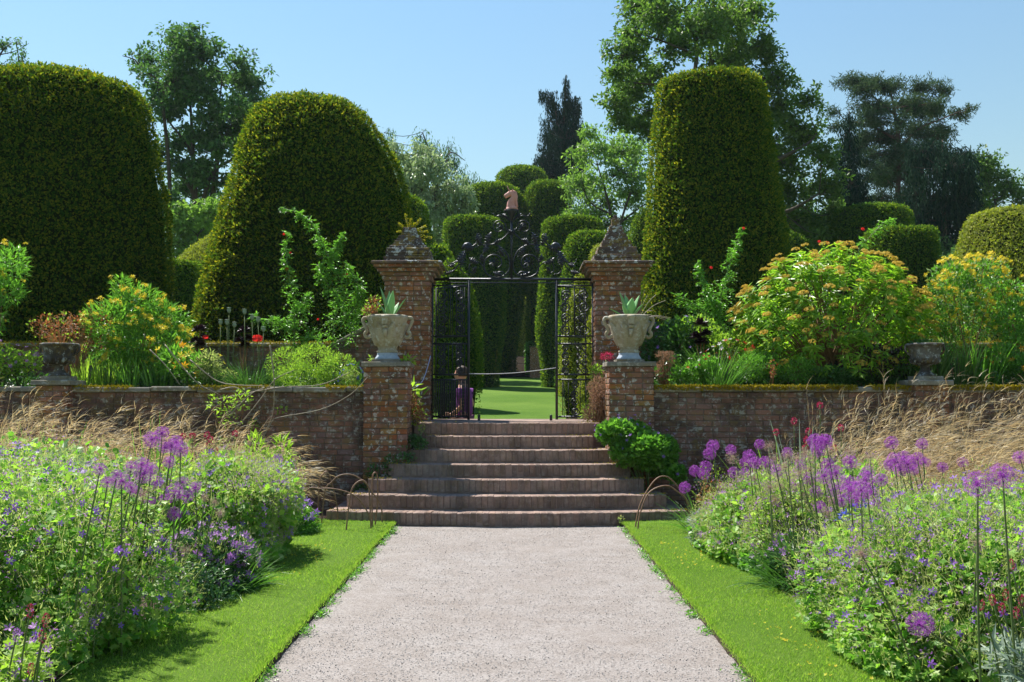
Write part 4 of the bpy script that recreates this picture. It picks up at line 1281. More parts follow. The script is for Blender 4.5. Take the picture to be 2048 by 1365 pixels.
# ------------------------------------------------------------ trees
def tree(name, label, Y, base_px, trunk, blobs, leafmat, leaf, nclump, per, bark='bark', T=T_LEAF, clump_r=.3, droop=.0, dspread=.8, squash=.7, shell=.5, group='trees behind the clipped yews', tr=.35, subs=.5, ndir=None):
    """trunk: pixel polylines (px, py, radius px) of the main limbs; blobs: (px, py, rx, ry, dy m) of the crown"""
    gz = terrain(Y)
    b0 = P(base_px, 785, Y); base = Vector((b0.x, Y, gz))
    t_ = thing(name, label, 'tree', tuple(base), group=group)
    k = Y / F
    blobs = [(a, b + (16 if name == 'spreading_tree' else 4), c * 1.14, d * 1.14, e) for a, b, c, d, e in blobs]; nclump = nclump * 2.05; clump_r *= .78; per = int(per * .66); leaf *= .95
    limbs = []
    mb = MB()
    for li, pl in enumerate(trunk):
        pts = []
        for i, (x, y, r) in enumerate(pl):
            q = P(x, y, Y)
            q.y += (0 if li == 0 else (rng.uniform(-1, 1) * 2.2 * i / len(pl)))
            pts.append(q - base)
        if li == 0: pts[0].z = -.3
        sp = smoothpath(pts, 14)
        rr = np.interp(np.linspace(0, 1, len(sp)), np.linspace(0, 1, len(pl)), [r * k * .62 for _, _, r in pl])
        mb.tube(sp, list(rr), 8)
        limbs.append(sp)
    allp = [p for sp in limbs for p in sp[3:]]
    add('trunk', mb.build('trunk'), M[bark], t_)
    mbb = MB(); LP = []; LD = []; LN = []; LS = []
    for bx, by, rx, ry, dy in blobs:
        c = P(bx, by, Y) - base; c.y += dy
        RX, RZ = rx * k, ry * k; RYd = (RX + RZ) / 2 * dspread
        # branch from nearest lower limb point
        src = min(allp, key=lambda p: (p - c).length + max(0, p.z - c.z) * 2.5)
        mid = src.lerp(c, .5) + Vector((0, 0, -.1 * (src - c).length))
        mbb.tube(smoothpath([src, mid, c], 6), [tr * .45 * max(.12, min(RX, .9) * .28), tr * .1, tr * .07][0] if False else [max(.02, RX * .03 * (1 - i / 8)) for i in range(len(smoothpath([src, mid, c], 6)))], 5)
        nc = max(3, int(nclump * (rx * ry) / 900))
        dirs = rvec(nc); rad = rng.random(nc) ** shell * (1 + .22 * np.abs(rng.normal(0, 1, nc)))
        C = np.array(c)[None] + dirs * rad[:, None] * np.array([RX, RYd, RZ])
        for q in C[:int(nc * subs)]:
            qv = Vector(q)
            mbb.tube([c, c.lerp(qv, .5) + Vector((0, 0, -.06 * (qv - c).length)), qv], [RX * .02 + .008, RX * .012 + .006, .005], 3, False)
        cr_ = clump_r * rng.uniform(.6, 1.35, nc)
        m = per
        o = rvec(nc * m) * (rng.random(nc * m) ** .5)[:, None]
        o *= np.repeat(cr_, m)[:, None] * np.array([1, 1, squash])
        if droop: o[:, 2] -= droop * rng.random(nc * m) ** 1.5 * np.repeat(cr_, m) * 2
        p = np.repeat(C, m, 0) + o
        out = nrm(o + np.array([0, 0, .2]) * np.repeat(cr_, m)[:, None])
        d = out * .6 + rvec(nc * m) * .8 + np.array([0, 0, -.25 - droop])
        LP.append(p); LD.append(d); LN.append(rvec(nc * m) * .8 + np.array([0, 0, .8])); LS.append(leaf * rng.uniform(.6, 1.35, nc * m))
    add('branches', mbb.build('branches'), M[bark], t_)
    add('crown', leaf_mesh('crown', T, np.concatenate(LP), np.concatenate(LD), np.concatenate(LN), np.concatenate(LS)), M[leafmat], t_, kind='stuff')
    return t_

def fill(cx, cy, w, h, n, r0, r1, f=None, dy=3):
    out = []
    while len(out) < n:
        x = rng.uniform(-1, 1); y = rng.uniform(-1, 1)
        if x*x + y*y > 1: continue
        out.append((cx + x * w, cy + y * h, rng.uniform(r0, r1), rng.uniform(r0, r1) * .75, rng.uniform(-dy, dy)))
    return out

# left: dark spreading tree between the two great yews
tree('spreading_tree', 'large dark leaved spreading tree with forked trunk between the two great left yews', 50, 400,
     [[(400,700,17),(398,560,15),(392,440,12),(388,360,9),(385,280,6),(380,180,3),(385,90,1.2)],
      [(402,470,11),(425,380,9),(435,310,7),(430,240,4),(450,150,1.5)],
      [(398,430,8),(425,345,6),(470,310,4),(520,270,1.5)],
      [(394,400,6),(360,340,5),(325,310,2.5),(300,290,1)],
      [(390,350,6),(370,290,4.5),(330,230,2.5),(305,160,1)],
      [(430,300,4.5),(470,250,3),(500,190,1.2)]],
     [(345,80,45,25,1),(400,75,50,22,-1),(300,105,32,26,0),(345,125,55,32,2),(415,120,50,35,-2),(465,135,38,28,1),(500,150,34,24,0),(375,180,60,35,-2),(450,190,55,32,2),(505,200,36,30,-1),(545,205,30,18,0),(575,190,24,13,1),
      (330,200,36,28,0),(400,235,50,32,2),(470,245,44,28,0),(345,260,40,28,1),(520,240,28,20,2),(330,310,34,24,-1),(375,310,26,20,2),(470,300,36,22,-2),(350,350,34,20,1),(450,345,22,18,0),(345,390,40,24,2),(395,400,46,24,3),(340,430,40,24,0),(390,440,50,22,2)]
     + fill(425,240,115,170,34,16,28) + fill(385,370,70,90,20,16,26), 'beech', .23, 14, 34, T=T_LEAF, clump_r=.42, shell=.6)
mb = MB()
tt = thing('bare_branch_tree', 'thin bare branched treetop sprouting left of the dark spreading tree', 'tree', tuple(P(330, 785, 48).xy) + (terrain(48),))
b_ = Vector(tt.location)
for pl in ([(345,500),(335,300),(318,175),(300,150),(285,140),(270,120),(245,112)], [(285,140),(272,130),(262,108)], [(300,150),(280,128),(278,112)], [(318,175),(300,152),(296,135)]):
    sp = smoothpath([P(x, y, 48) - b_ for x, y in pl], 12); 
    if pl[0][1] == 500: sp[0].z = 0
    mb.tube(sp, [.10 * (1 - i / len(sp)) + .012 for i in range(len(sp))] if pl[0][1] == 500 else .018, 5)
add('trunk', mb.build('trunk'), M['bark'], tt)
# far left treetop
tree('weeping_birch', 'wispy treetop showing above the far left yew at the picture corner', 45, -30,
     [[(-30,600,9),(-30,300,8),(-20,180,5),(0,110,3),(25,85,1)], [(-10,140,3),(20,120,2),(45,90,.8)], [(0,110,2),(30,100,1),(55,85,.6)]],
     [(0,85,26,14,0),(25,100,18,10,1),(45,88,10,8,0),(5,120,30,14,1),(30,128,20,8,0),(-25,110,30,30,-1),(-20,150,40,20,0)], 'beech', .16, 14, 26, clump_r=.3)
# pale bushy trees under the dark tree
tree('bushy_tree', 'pale green bushy tree filling the gap low between the two great left yews', 44, 395, [[(395,700,8),(395,560,7),(395,470,3)]],
     [(360,425,34,26,0),(410,405,40,22,1),(440,430,34,26,-1),(385,455,50,30,2),(350,480,30,34,0),(420,480,40,30,1),(340,445,24,20,1),(375,505,44,22,0)], 'lime', .22, 14, 34, clump_r=.4)
# willow like silver tree left of middle
tree('silver_tree', 'silvery green feathery tree right of the bell shaped yew', 56, 850,
     [[(850,700,8),(850,520,7),(845,400,5),(835,310,2)], [(848,450,4),(880,360,3),(900,300,1.2)]],
     [(845,300,26,20,0),(815,330,34,24,1),(860,335,34,24,-1),(825,375,34,30,0),(870,385,40,28,1),(905,370,30,24,0),(895,420,34,26,1),(845,430,40,30,-1),(925,400,24,24,0),(905,450,24,22,2),(790,300,20,24,0),(870,470,30,24,1)],
     'silver', .24, 20, 36, T=T_LEAF, clump_r=.5, droop=.5)
tree('weeping_willow', 'darker drooping tree rising above the silvery tree', 66, 870,
     [[(870,700,8),(870,420,7),(862,320,4),(845,265,1.5)], [(868,360,4),(900,310,2),(930,320,1)]],
     [(840,268,20,16,0),(870,285,26,18,1),(895,292,18,22,0),(855,310,28,22,-1),(905,325,22,26,0),(930,352,26,22,1),(880,330,30,22,0),(768,262,16,14,0),(785,280,16,20,0),(945,370,16,24,0)], 'beech', .26, 15, 30, T=T_LANCE, clump_r=.55, droop=1.3)
# weeping dark conifer: hanging curtains
tree('weeping_conifer', 'narrow dark weeping conifer with drooping tips against the sky', 80, 1122,
     [[(1125,700,9),(1125,400,8),(1128,250,5),(1132,150,1.5)], [(1126,330,5),(1110,220,3.5),(1095,180,1.5)]],
     [(1132,160,5,14,0),(1133,185,9,16,0),(1097,182,14,8,0),(1085,184,6,10,0),(1110,205,14,20,0),(1140,210,16,22,0),(1152,205,8,18,0),(1118,240,28,22,0),(1145,245,20,24,0),(1105,270,24,24,1),(1135,280,32,26,-1),(1160,270,10,22,0),(1100,310,28,24,1),(1140,320,30,28,0),(1165,300,8,26,0),(1110,350,30,22,0),(1150,355,26,22,1),(1085,325,12,20,0)],
     'cedar', .26, 60, 40, T=T_LANCE, clump_r=.26, droop=2.2, shell=.45, dspread=.7)
# light green trees right of the middle
tree('light_green_tree', 'light green loose tree between the weeping conifer and the tall right yew', 58, 1235,
     [[(1235,720,8),(1232,560,7),(1228,470,6),(1215,400,4),(1195,330,1.5)], [(1230,480,4),(1255,400,3.5),(1275,360,2)], [(1222,430,3.5),(1180,400,2.5),(1160,370,1)], [(1226,460,3.5),(1260,430,3),(1290,410,1.5)]],
     [(1178,265,18,18,0),(1200,285,30,22,1),(1165,310,26,20,-1),(1235,300,36,26,0),(1275,290,30,30,1),(1190,345,38,24,2),(1240,350,44,26,-1),(1160,365,26,22,0),(1215,395,40,22,1),(1270,380,34,30,0),(1175,410,30,24,2),(1150,435,24,20,0),(1225,440,44,22,1),(1280,435,26,28,0),(1215,475,44,24,3),(1265,480,30,24,2)],
     'lime', .24, 16, 34, clump_r=.48)
# the great oak
oakb = [(1280,10,36,30,0),(1330,0,50,30,2),(1390,-5,50,30,-2),(1450,5,50,30,1),(1505,15,34,28,0),(1270,60,30,26,1),(1310,60,44,34,-2),(1370,50,50,34,2),(1430,60,50,34,-1),(1490,60,46,32,2),(1530,85,30,22,0),
 (1255,110,40,28,0),(1310,120,50,30,2),(1370,110,46,30,-3),(1500,120,44,30,3),(1450,120,44,26,0),(1545,110,22,18,0),(1225,160,26,22,-1),(1270,165,44,28,1),(1550,160,40,30,0),(1235,205,30,24,0),(1290,205,40,26,2),(1560,205,48,32,1),(1600,210,26,24,-1),
 (1250,240,30,18,0),(1595,255,40,30,0),(1560,260,36,30,2),(1625,262,20,18,1),(1290,255,26,20,0),(1585,310,50,32,1),(1630,320,34,28,-1),(1600,365,54,30,2),(1655,370,34,28,0),(1590,420,50,30,1),(1640,425,44,28,3),(1600,475,50,26,2),(1655,470,34,28,0),(1680,415,24,26,1),(1690,460,20,30,2)]
tree('oak_tree', 'giant spreading oak tree towering behind the tall flat topped yew', 44, 1440,
     [[(1440,700,20),(1440,400,19),(1432,250,14),(1425,140,9),(1420,60,5),(1430,-20,2)], [(1435,300,10),(1385,190,8),(1390,110,6),(1360,40,2)], [(1432,230,8),(1340,180,6),(1280,170,3),(1240,160,1.2)], [(1436,260,9),(1500,180,7),(1540,150,4),(1560,130,1.5)], [(1440,380,10),(1540,330,8),(1600,300,5),(1630,270,2)], [(1440,450,9),(1560,430,7),(1620,400,3)], [(1390,110,4),(1310,90,3),(1270,60,1.2)]],
     oakb, 'oak', .21, 17, 34, clump_r=.42, shell=.6)
# pine
pineb = [(1705,160,26,13,0),(1740,150,26,12,1),(1715,185,30,12,-1),(1760,170,34,14,0),(1800,160,26,12,1),(1840,172,30,13,0),(1870,185,22,13,-1),(1780,195,40,14,2),(1830,205,36,14,0),(1735,210,30,12,0),(1880,210,26,12,1),(1800,225,44,15,-2),(1860,235,34,14,2),
 (1750,240,34,14,0),(1665,222,14,8,0),(1685,240,20,9,1),(1920,225,22,9,0),(1938,212,10,6,0),(1895,250,28,12,1),(1790,265,50,16,1),(1850,275,40,15,-1),(1740,280,34,14,2),(1780,310,44,16,-1),(1830,315,34,14,2),(1760,345,40,16,1),(1820,350,40,16,0),(1775,385,44,18,2),(1730,320,24,18,0)]
pineb += fill(1790,262,72,60,9,12,20) + fill(1790,350,55,60,8,14,24)
tree('pine_tree', 'dark spreading pine with layered branches on the right skyline', 62, 1797,
     [[(1797,720,11),(1797,480,10),(1796,380,9),(1798,290,7),(1790,230,5),(1780,175,2)], [(1797,300,5),(1835,260,3.5),(1880,240,2),(1920,228,1)], [(1795,280,4.5),(1745,250,3.5),(1700,235,2),(1665,222,1)], [(1797,330,4),(1850,300,3),(1870,280,1)], [(1793,240,3.5),(1830,200,2.5),(1860,180,1)], [(1790,230,3),(1740,180,2),(1710,160,1)]],
     pineb, 'pine', .26, 40, 40, bark='bark_pine', T=T_LANCE, clump_r=.42, shell=.6, squash=.8)
wc = [(1697,225,7,16,0),(1695,260,16,22,0),(1690,300,24,24,0),(1710,340,30,26,1),(1690,370,28,28,0),(1725,395,28,28,1),(1700,430,30,28,0),(1735,440,26,28,1),(1715,470,34,24,0)]
tree('weeping_conifer', 'dark weeping conifer with a narrow top left of the pine trunk', 54, 1702, [[(1702,720,8),(1700,400,6),(1698,215,1)]], wc, 'cedar', .26, 30, 40, T=T_LANCE, clump_r=.4, droop=1.4, shell=.45)
wc = [(1850,300,30,24,0),(1890,290,30,24,1),(1920,320,28,30,0),(1870,340,44,28,-1),(1930,370,24,34,0),(1850,380,36,30,1),(1900,390,42,30,0),(1840,430,30,30,0),(1890,440,46,30,1),(1935,430,22,34,0),(1860,480,40,26,1),(1915,480,34,24,0),(1895,520,34,24,0),(1930,300,16,16,0)]
tree('weeping_conifer', 'wide dark weeping conifer right of the pine trunk', 50, 1890, [[(1890,720,10),(1888,400,8),(1885,280,2)]], wc, 'cedar', .26, 28, 40, T=T_LANCE, clump_r=.42, droop=1.2, shell=.45)
tree('round_tree', 'bright green rounded tree at the right edge behind the golden yew', 58, 2000, [[(2000,720,8),(2000,500,7),(1990,400,3)]],
     [(1965,310,24,18,0),(1990,335,34,24,1),(1960,345,26,24,0),(2020,370,34,22,0),(1985,380,40,26,1),(2045,395,26,20,0),(1960,400,26,28,0),(2010,420,44,22,2),(2060,430,30,28,0),(1960,450,24,26,1)], 'oak', .25, 16, 34, clump_r=.48)
tree('round_tree', 'low leafy tree filling below the pine between the clipped drums', 47, 1640, [[(1640,720,8),(1640,560,6)]],
     [(1620,440,40,30,0),(1660,470,44,30,1),(1600,500,40,30,0),(1640,520,50,26,1),(1770,410,30,22,2),(1830,420,26,24,3),(1740,450,24,24,2),(1900,500,40,34,2),(1880,540,40,30,0),(1560,400,30,40,3),(1850,500,24,30,2)], 'beech', .24, 16, 32, clump_r=.45)
# wooded backdrop between trunks, far off
def far_wood():
    n = 24000
    x = rng.uniform(-75, 75, n)
    top = np.array([9.2 + 2.6 * mnoise.noise(Vector((q * .12, 0, 0))) + 1.4 * mnoise.noise(Vector((q * .5, 3, 0))) for q in x])
    gap = np.exp(-((x + 4) / 7.0) ** 2) * 1.2
    z = 5 + (top - 5 - gap) * rng.random(n) ** .8
    y = 118 + rng.normal(0, 2.5, n)
    p = np.stack([x, y, z], 1)
    add('woodland', leaf_mesh('woodland', T_LEAF, p, rvec(n), rvec(n), rng.uniform(.7, 1.3, n)), M['beech'], kind='stuff', label='far off dark woodland showing between the trees beyond the garden', category='woodland')
far_wood()
# ------------------------------------------------------------ plants
def stems_mesh(name, base_pts, tips, rad, parent, mat, sag=.0, sides=4):
    mb = MB()
    for b, t in zip(base_pts, tips):
        b = Vector(b); t = Vector(t); m = b.lerp(t, .5) + Vector((0, 0, sag * (t - b).length)); m.x += (b.x - t.x) * .12; m.y += (b.y - t.y) * .12
        mb.tube([b, m, t], [rad, rad * .75, rad * .45], sides, False)
    return add(name, mb.build(name), M[mat], parent)

_shared = {}
def flower_data(kind):
    """a few shared meshes for each sort of bloom, unit size"""
    if kind not in _shared:
        out = []
        for v in range(3):
            if kind in ('violet', 'lilac', 'blueflower', 'whiteflower', 'redflower', 'magenta'):
                p = np.zeros((1, 3)); T = _flower(5, .38, rng.uniform(.15, .4))
                Vv, Ff = T
                me = npmesh('flower', Vv + np.array([0, 0, 0]), Ff)
                me.materials.append(M[{'violet': 'purple', 'lilac': 'mauve', 'blueflower': 'blue', 'whiteflower': 'white', 'redflower': 'red', 'magenta': 'crimson'}[kind]])
            elif kind in ('yellow_cluster', 'orange_lily', 'yellow_lily'):
                n = 7 if kind == 'yellow_cluster' else 1
                pos = rvec(n) * .6 * (1 if n > 1 else 0); pos[:, 2] = np.abs(pos[:, 2])
                me = npmesh('flower', *inst(_flower(5 if n > 1 else 6, .3, .5), pos, rvec(n), pos + [0, 0, .8], .55 if n > 1 else 1.0))
                me.materials.append(M['orange' if kind == 'orange_lily' else 'yellow'])
            elif kind == 'umbel':
                n = 46
                q = rvec(n); q[:, 2] = np.abs(q[:, 2]) * .7
                me = npmesh('flower_head', *inst(_flower(4, .5, .3), q * [.9, .9, .7], rvec(n), q + [0, 0, .4], .26))
                me.materials.append(M['umbel'])
            elif kind == 'poppy':
                mb = MB()
                for k in range(6):
                    a = k * math.pi / 3
                    c, s = math.cos(a), math.sin(a)
                    V = []
                    for i in range(4):
                        r_ = [.1, .6, .95, 1.0][i]; zz = [0, .15, .55, .95][i]; w = [.1, .55, .7, .45][i]
                        for e in (-1, 0, 1): V.append((c*r_ - s*w*e, s*r_ + c*w*e, zz + random.uniform(-.07, .07) - abs(e) * .05))
                    mb.poly(V, [(i*3+j, i*3+j+1, i*3+j+4, i*3+j+3) for i in range(3) for j in range(2)], True)
                me = mb.build('flower'); me.materials.append(M['red'])
            out.append(me)
        _shared[kind] = out
    return random.choice(_shared[kind])

def blooms(parent, kind, pos, nor, size, name='flower'):
    for p, n in zip(pos, nor):
        me = flower_data(kind)
        o = bpy.data.objects.new(name, me); COL.objects.link(o); o.parent = parent
        o.location = p
        o.rotation_euler = Vector(n).to_track_quat('Z', 'Y').to_euler()
        s = size * random.uniform(.75, 1.25)
        o.scale = (s, s, s)

def blob_shell(blobs, n, thick=.45):
    """points near the outside of a union of ellipsoids (centre, radii), outward direction"""
    w = np.array([max(b[1]) * sorted(b[1])[1] for b in blobs]); w = w / w.sum()
    i = rng.choice(len(blobs), n, p=w)
    C = np.array([b[0] for b in blobs])[i]; Rr = np.array([b[1] for b in blobs])[i]
    q = rvec(n)
    rad = 1 - thick * rng.random(n) ** 1.6
    lump = np.array([mnoise.noise(Vector(a) * 2.3) for a in (C + q * Rr)]) * .28
    return C + q * Rr * (rad + lump)[:, None], q, i

def shrub(name, label, cat, Y, base_px, blobs_px, leafmat, leaf, n, T=T_LEAF, flower=None, nflower=0, fsize=.04, stemmat='stem_brown', nstem=14, group=None, z0=1.6, dy=.25, up=.35, thick=.55, fname='flower', droop=0, second=None):
    bx = P(base_px, 785, Y).x
    base = np.array([bx, Y, z0])
    t = thing(name, label, cat, tuple(base), group=group)
    blobs = []
    for b in blobs_px:
        x, y, rx, ry = b[:4]; c = P(x, y, Y); k = Y / F
        blobs.append(((c.x - bx, rng.uniform(-dy, dy), c.z - z0), (rx * k, max(rx, ry) * k * .8, ry * k)))
    p, q, i = blob_shell(blobs, n, thick)
    m = p[:, 2] > 0.0; p, q = p[m], q[m]; n_ = len(p)
    d = q * .7 + rvec(n_) * .7 + np.array([0, 0, up - droop]); nn = np.array([0, 0, .9]) + rvec(n_) * .7
    add('foliage', leaf_mesh('foliage', T, p, d, nn, leaf * rng.uniform(.6, 1.3, n_)), M[leafmat], t, kind='stuff')
    if second:
        mat2, n2, l2, T2 = second
        p2, q2, _ = blob_shell(blobs, n2, .3); p2 = p2 + q2 * .02
        add('shoots', leaf_mesh('shoots', T2, p2, q2 + rvec(n2) * .8 + [0, 0, .4], rvec(n2), l2 * rng.uniform(.6, 1.3, n2)), M[mat2], t, kind='stuff')
    if nstem:
        ps, qs, _ = blob_shell(blobs, nstem, .9)
        stems_mesh('stems', [(rng.normal(0, .05), rng.normal(0, .05), -.05) for _ in range(nstem)], ps, .009, t, stemmat)
    if flower:
        kinds = flower if isinstance(flower, (list, tuple)) else [flower]
        for kd in kinds:
            pf, qf, _ = blob_shell(blobs, nflower * 3, .12)
            mk = (qf[:, 2] > -.25) & (qf[:, 1] < .55) & (pf[:, 2] > 0.02)
            pf, qf = pf[mk][:nflower], qf[mk][:nflower]
            blooms(t, kd, pf + qf * .05 + [0, -.03, .03], qf + [0, -.35, .35], fsize, fname)
    return t

def strap_clump(name, label, cat, base, n, L, w, mat, spread=.1, lean=(0, 0), outward=.35, bend=.9, group=None, flower=None, nflower=0, fsize=.03, wind=(0, 0, 0)):
    t = thing(name, label, cat, base, group=group)
    a = rng.uniform(0, 2 * np.pi, n); r = spread * rng.random(n) ** .5
    root = np.stack([r * np.cos(a), r * np.sin(a), np.full(n, -.03)], 1)
    d = np.stack([np.cos(a) * outward * rng.random(n), np.sin(a) * outward * rng.random(n), np.ones(n)], 1) + np.array([lean[0], lean[1], 0]) + rng.normal(0, .06, (n, 3))
    b = np.stack([np.cos(a) * bend, np.sin(a) * bend, -np.full(n, bend)], 1) * rng.uniform(.15, .8, n)[:, None] + np.array(wind)
    V, Fs = ribbons(root, d, L * rng.uniform(.55, 1.1, n), w * rng.uniform(.7, 1.2, n), b, 5)
    add('leaves', npmesh('leaves', V, Fs), M[mat], t, kind='stuff')
    if flower:
        tips = V.reshape(n, 12, 3)[:nflower, -1]
        blooms(t, flower, tips, [(0, -.6, .5)] * len(tips), fsize)
    return t

BG = 'flowering plants in the raised terrace bed'
# --- left terrace bed
shrub('yellow_flowered_shrub', 'leafy yellow flowered shrub cut by the left edge of the picture, above the wall', 'shrub', 14.4, -20,
      [(5,535,42,34),(42,522,24,26),(15,585,40,22),(-40,560,50,60),(-30,640,50,60)], 'fresh', .10, 2600, T_LANCE, 'yellow_cluster', 26, .045, group=BG)
shrub('yellow_flowered_shrub', 'bushy yellow flowered shrub rising to a peak in the left bed beside the small urn', 'shrub', 14.3, 280,
      [(232,575,22,26),(262,602,48,30),(318,640,46,36),(235,650,58,44),(292,688,80,46),(205,695,42,36),(352,705,36,44),(280,735,80,30)], 'fresh', .105, 7000, T_LANCE, 'yellow_cluster', 130, .055, group=BG, second=('limegreen', 1200, .07, T_LANCE))
shrub('bronze_shrub', 'loose bronze leaved rose shrub behind the squat weathered urn', 'shrub', 14.0, 140,
      [(110,660,36,24),(150,650,40,26),(185,635,30,26),(100,690,30,20),(170,680,40,26)], 'bronze', .05, 1100, T_LEAF, 'magenta', 5, .025, group=BG, nstem=26, thick=.9, second=('limegreen', 250, .05, T_LEAF))
shrub('mauve_flowered_plant', 'pale mauve flowered plant at the far left end of the bed', 'plant', 13.9, 40,
      [(20,730,40,34),(62,728,30,24),(-20,740,40,40)], 'limegreen', .06, 1600, T_LEAF, 'lilac', 40, .028, 'stem', 10, group=BG)
def at_bed(px, Y, z=1.62): return (P(px, 785, Y).x, Y, z)
for px, Y, L, n, lb in ((170,13.75,.52,60,'yellow green upright iris leaves right beside the squat urn'), (215,13.8,.5,60,'upright iris leaves in front of the peaked yellow shrub'),
                    (262,13.75,.48,60,'bright iris leaves below the peaked yellow shrub'), (318,13.8,.5,60,'iris leaves at the right foot of the peaked yellow shrub')):
    strap_clump('iris_clump', lb, 'plant', at_bed(px, Y), n, L, .030, 'limegreen' if px < 250 else 'fresh', .16, outward=.2, bend=.3, group='iris leaf clumps in the left bed')
shrub('yellow_lily_clump', 'clump of golden yellow lilies right of the peaked yellow shrub', 'plant', 13.8, 375,
      [(350,725,34,30),(392,735,34,30),(420,755,24,20)], 'fresh', .10, 900, T_LANCE, ['yellow_lily', 'orange_lily'], 10, .06, 'stem', 10, group=BG)
shrub('feathery_plant', 'feathery pale green plant between the lilies and the dark grass clump', 'plant', 13.75, 425,
      [(425,735,26,30),(450,755,20,16)], 'haze_stems', .06, 900, T_LANCE, 'yellow_lily', 4, .04, 'stem', 10, group=BG)
def aeonium(px, py, Y, s, label, n=70):
    c = P(px, py, Y)
    t = thing('black_aeonium', label, 'plant', (c.x, Y, 1.62))
    stems_mesh('stem', [(0, 0, -.02)] * 3, [(0, 0, c.z - 1.62), (.06, 0, c.z - 1.75), (-.06, 0, c.z - 1.8)], .015, t, 'stem_brown')
    P_ = []; D = []; S = []
    for cx, cz, ss in ((0, 0, 1), (.5, -.9, .8), (-.45, -1.2, .85), (.1, -1.7, .9)):
        q = rvec(n); q[:, 2] = np.abs(q[:, 2]) * .9 - .1
        P_.append(q * s * .2 * ss + [cx * s, 0, c.z - 1.62 + cz * s]); D.append(q); S.append(np.full(n, s * .75 * ss))
    P_, D, S = np.concatenate(P_), np.concatenate(D), np.concatenate(S)
    add('rosette', leaf_mesh('rosette', T_LEAF, P_, D, rvec(len(P_)) * .3 + [0, 0, 1], S), M['black_leaf'], t)
aeonium(400, 662, 13.9, .13, 'black purple rosette plant behind the golden lilies')
aeonium(488, 664, 14.2, .12, 'black purple rosette plant among the poppy seed pods')
# poppy pods
for i, (x, y) in enumerate([(441,650),(454,650),(458,626),(469,655),(489,629),(504,640),(516,645),(527,664)]):
    c = P(x, y, 14.0); h = c.z - 1.62
    t = thing('poppy_pod', 'grey green poppy seed pod above the dark grass clump', 'seed pod', (c.x, 14.0, 1.62), group='poppy seed pods above the left wall')
    mb = MB(); mb.tube([(0, 0, -.02), (random.gauss(0, .015), 0, h * .5), (0, 0, h)], .0055, 5); add('stem', mb.build('stem'), M['stem'], t)
    mb = MB(); mb.lathe([(.006,-.005),(.02,.008),(.029,.03),(.027,.05),(.016,.062),(.032,.066),(.03,.074),(.005,.078)], 12, (0, 0, h)); add('pod', mb.build('pod'), M['blue_leaf'], t)
def poppy(px, py, Y, s, label, z0=1.62):
    c = P(px, py, Y); t = thing('poppy', label, 'flower', (c.x, Y, z0)); h = c.z - z0
    mb = MB(); mb.tube([(0, 0, -.02), (.02, 0, h * .5), (0, 0, h)], .005, 5); add('stem', mb.build('stem'), M['stem'], t)
    blooms(t, 'poppy', [(0, 0, h - s * .3)], [(.1, -.5, 1)], s)
poppy(515, 680, 13.9, .055, 'single bright red poppy above the dark grass clump')
poppy(411, 676, 13.8, .04, 'small crimson poppy in front of the black rosette plant')
strap_clump('grass_clump', 'dark green arching grass clump on the left wall below the red poppy', 'plant', at_bed(500, 13.75, 1.6), 420, .62, .012, 'deep', .22, outward=.9, bend=.8, group=BG)
strap_clump('grass_clump', 'mid green grass clump spilling left of the dark grass clump', 'plant', at_bed(458, 13.8, 1.6), 160, .45, .012, 'grassy', .15, outward=.8, bend=.9, group=BG)
shrub('lime_mound', 'soft lime green mound of fine leaves above the grey coping left of the pier', 'plant', 13.85, 640,
      [(580,728,38,34),(630,722,46,34),(680,738,40,28),(610,755,60,24),(700,756,26,20)], 'limegreen', .045, 6500, T_LANCE, None, 0, nstem=0, group=BG, thick=.4)
strap_clump('grass_tuft', 'small fresh green grass tuft beside the sloping coping, near the left gate pillar', 'plant', at_bed(706, 14.2, 1.62), 90, .40, .012, 'fresh', .10, outward=.7, bend=.5, group=BG)
shrub('blue_flowered_plant', 'cluster of bright blue flowers next to the orange brick pier', 'plant', 13.6, 703,
      [(704,752,18,12),(690,764,24,12)], 'haze_stems', .035, 500, T_LANCE, 'blueflower', 34, .022, 'stem', 8, group=BG)
# low green filler along the beds (ground cover)
def groundcover(label, x0, x1, y0, y1, z, n, mat, leaf, hgt):
    x = rng.uniform(x0, x1, n); y = rng.uniform(y0, y1, n)
    h = np.array([abs(mnoise.noise(Vector((a * 1.5, b * 1.5, 2)))) for a, b in zip(x, y)]) * hgt * 1.6 + .05
    p = np.stack([x, y, z + h * rng.random(n) ** .5], 1)
    d = rvec(n); d[:, 2] = np.abs(d[:, 2]) * .8 + .2
    nn = rvec(n) * .6; nn[:, 2] += .9
    add('ground_cover', leaf_mesh('ground_cover', T_LEAF, p, d, nn, leaf * rng.uniform(.6, 1.3, n)), M[mat], kind='stuff', label=label, category='ground cover')
groundcover('low mixed leaves covering the soil of the left terrace bed', -11, -1.75, 13.6, 15.2, 1.6, 9000, 'deep', .075, .35)
groundcover('low mixed leaves covering the soil of the right terrace bed', 1.75, 11, 13.6, 15.2, 1.6, 10000, 'deep', .075, .45)

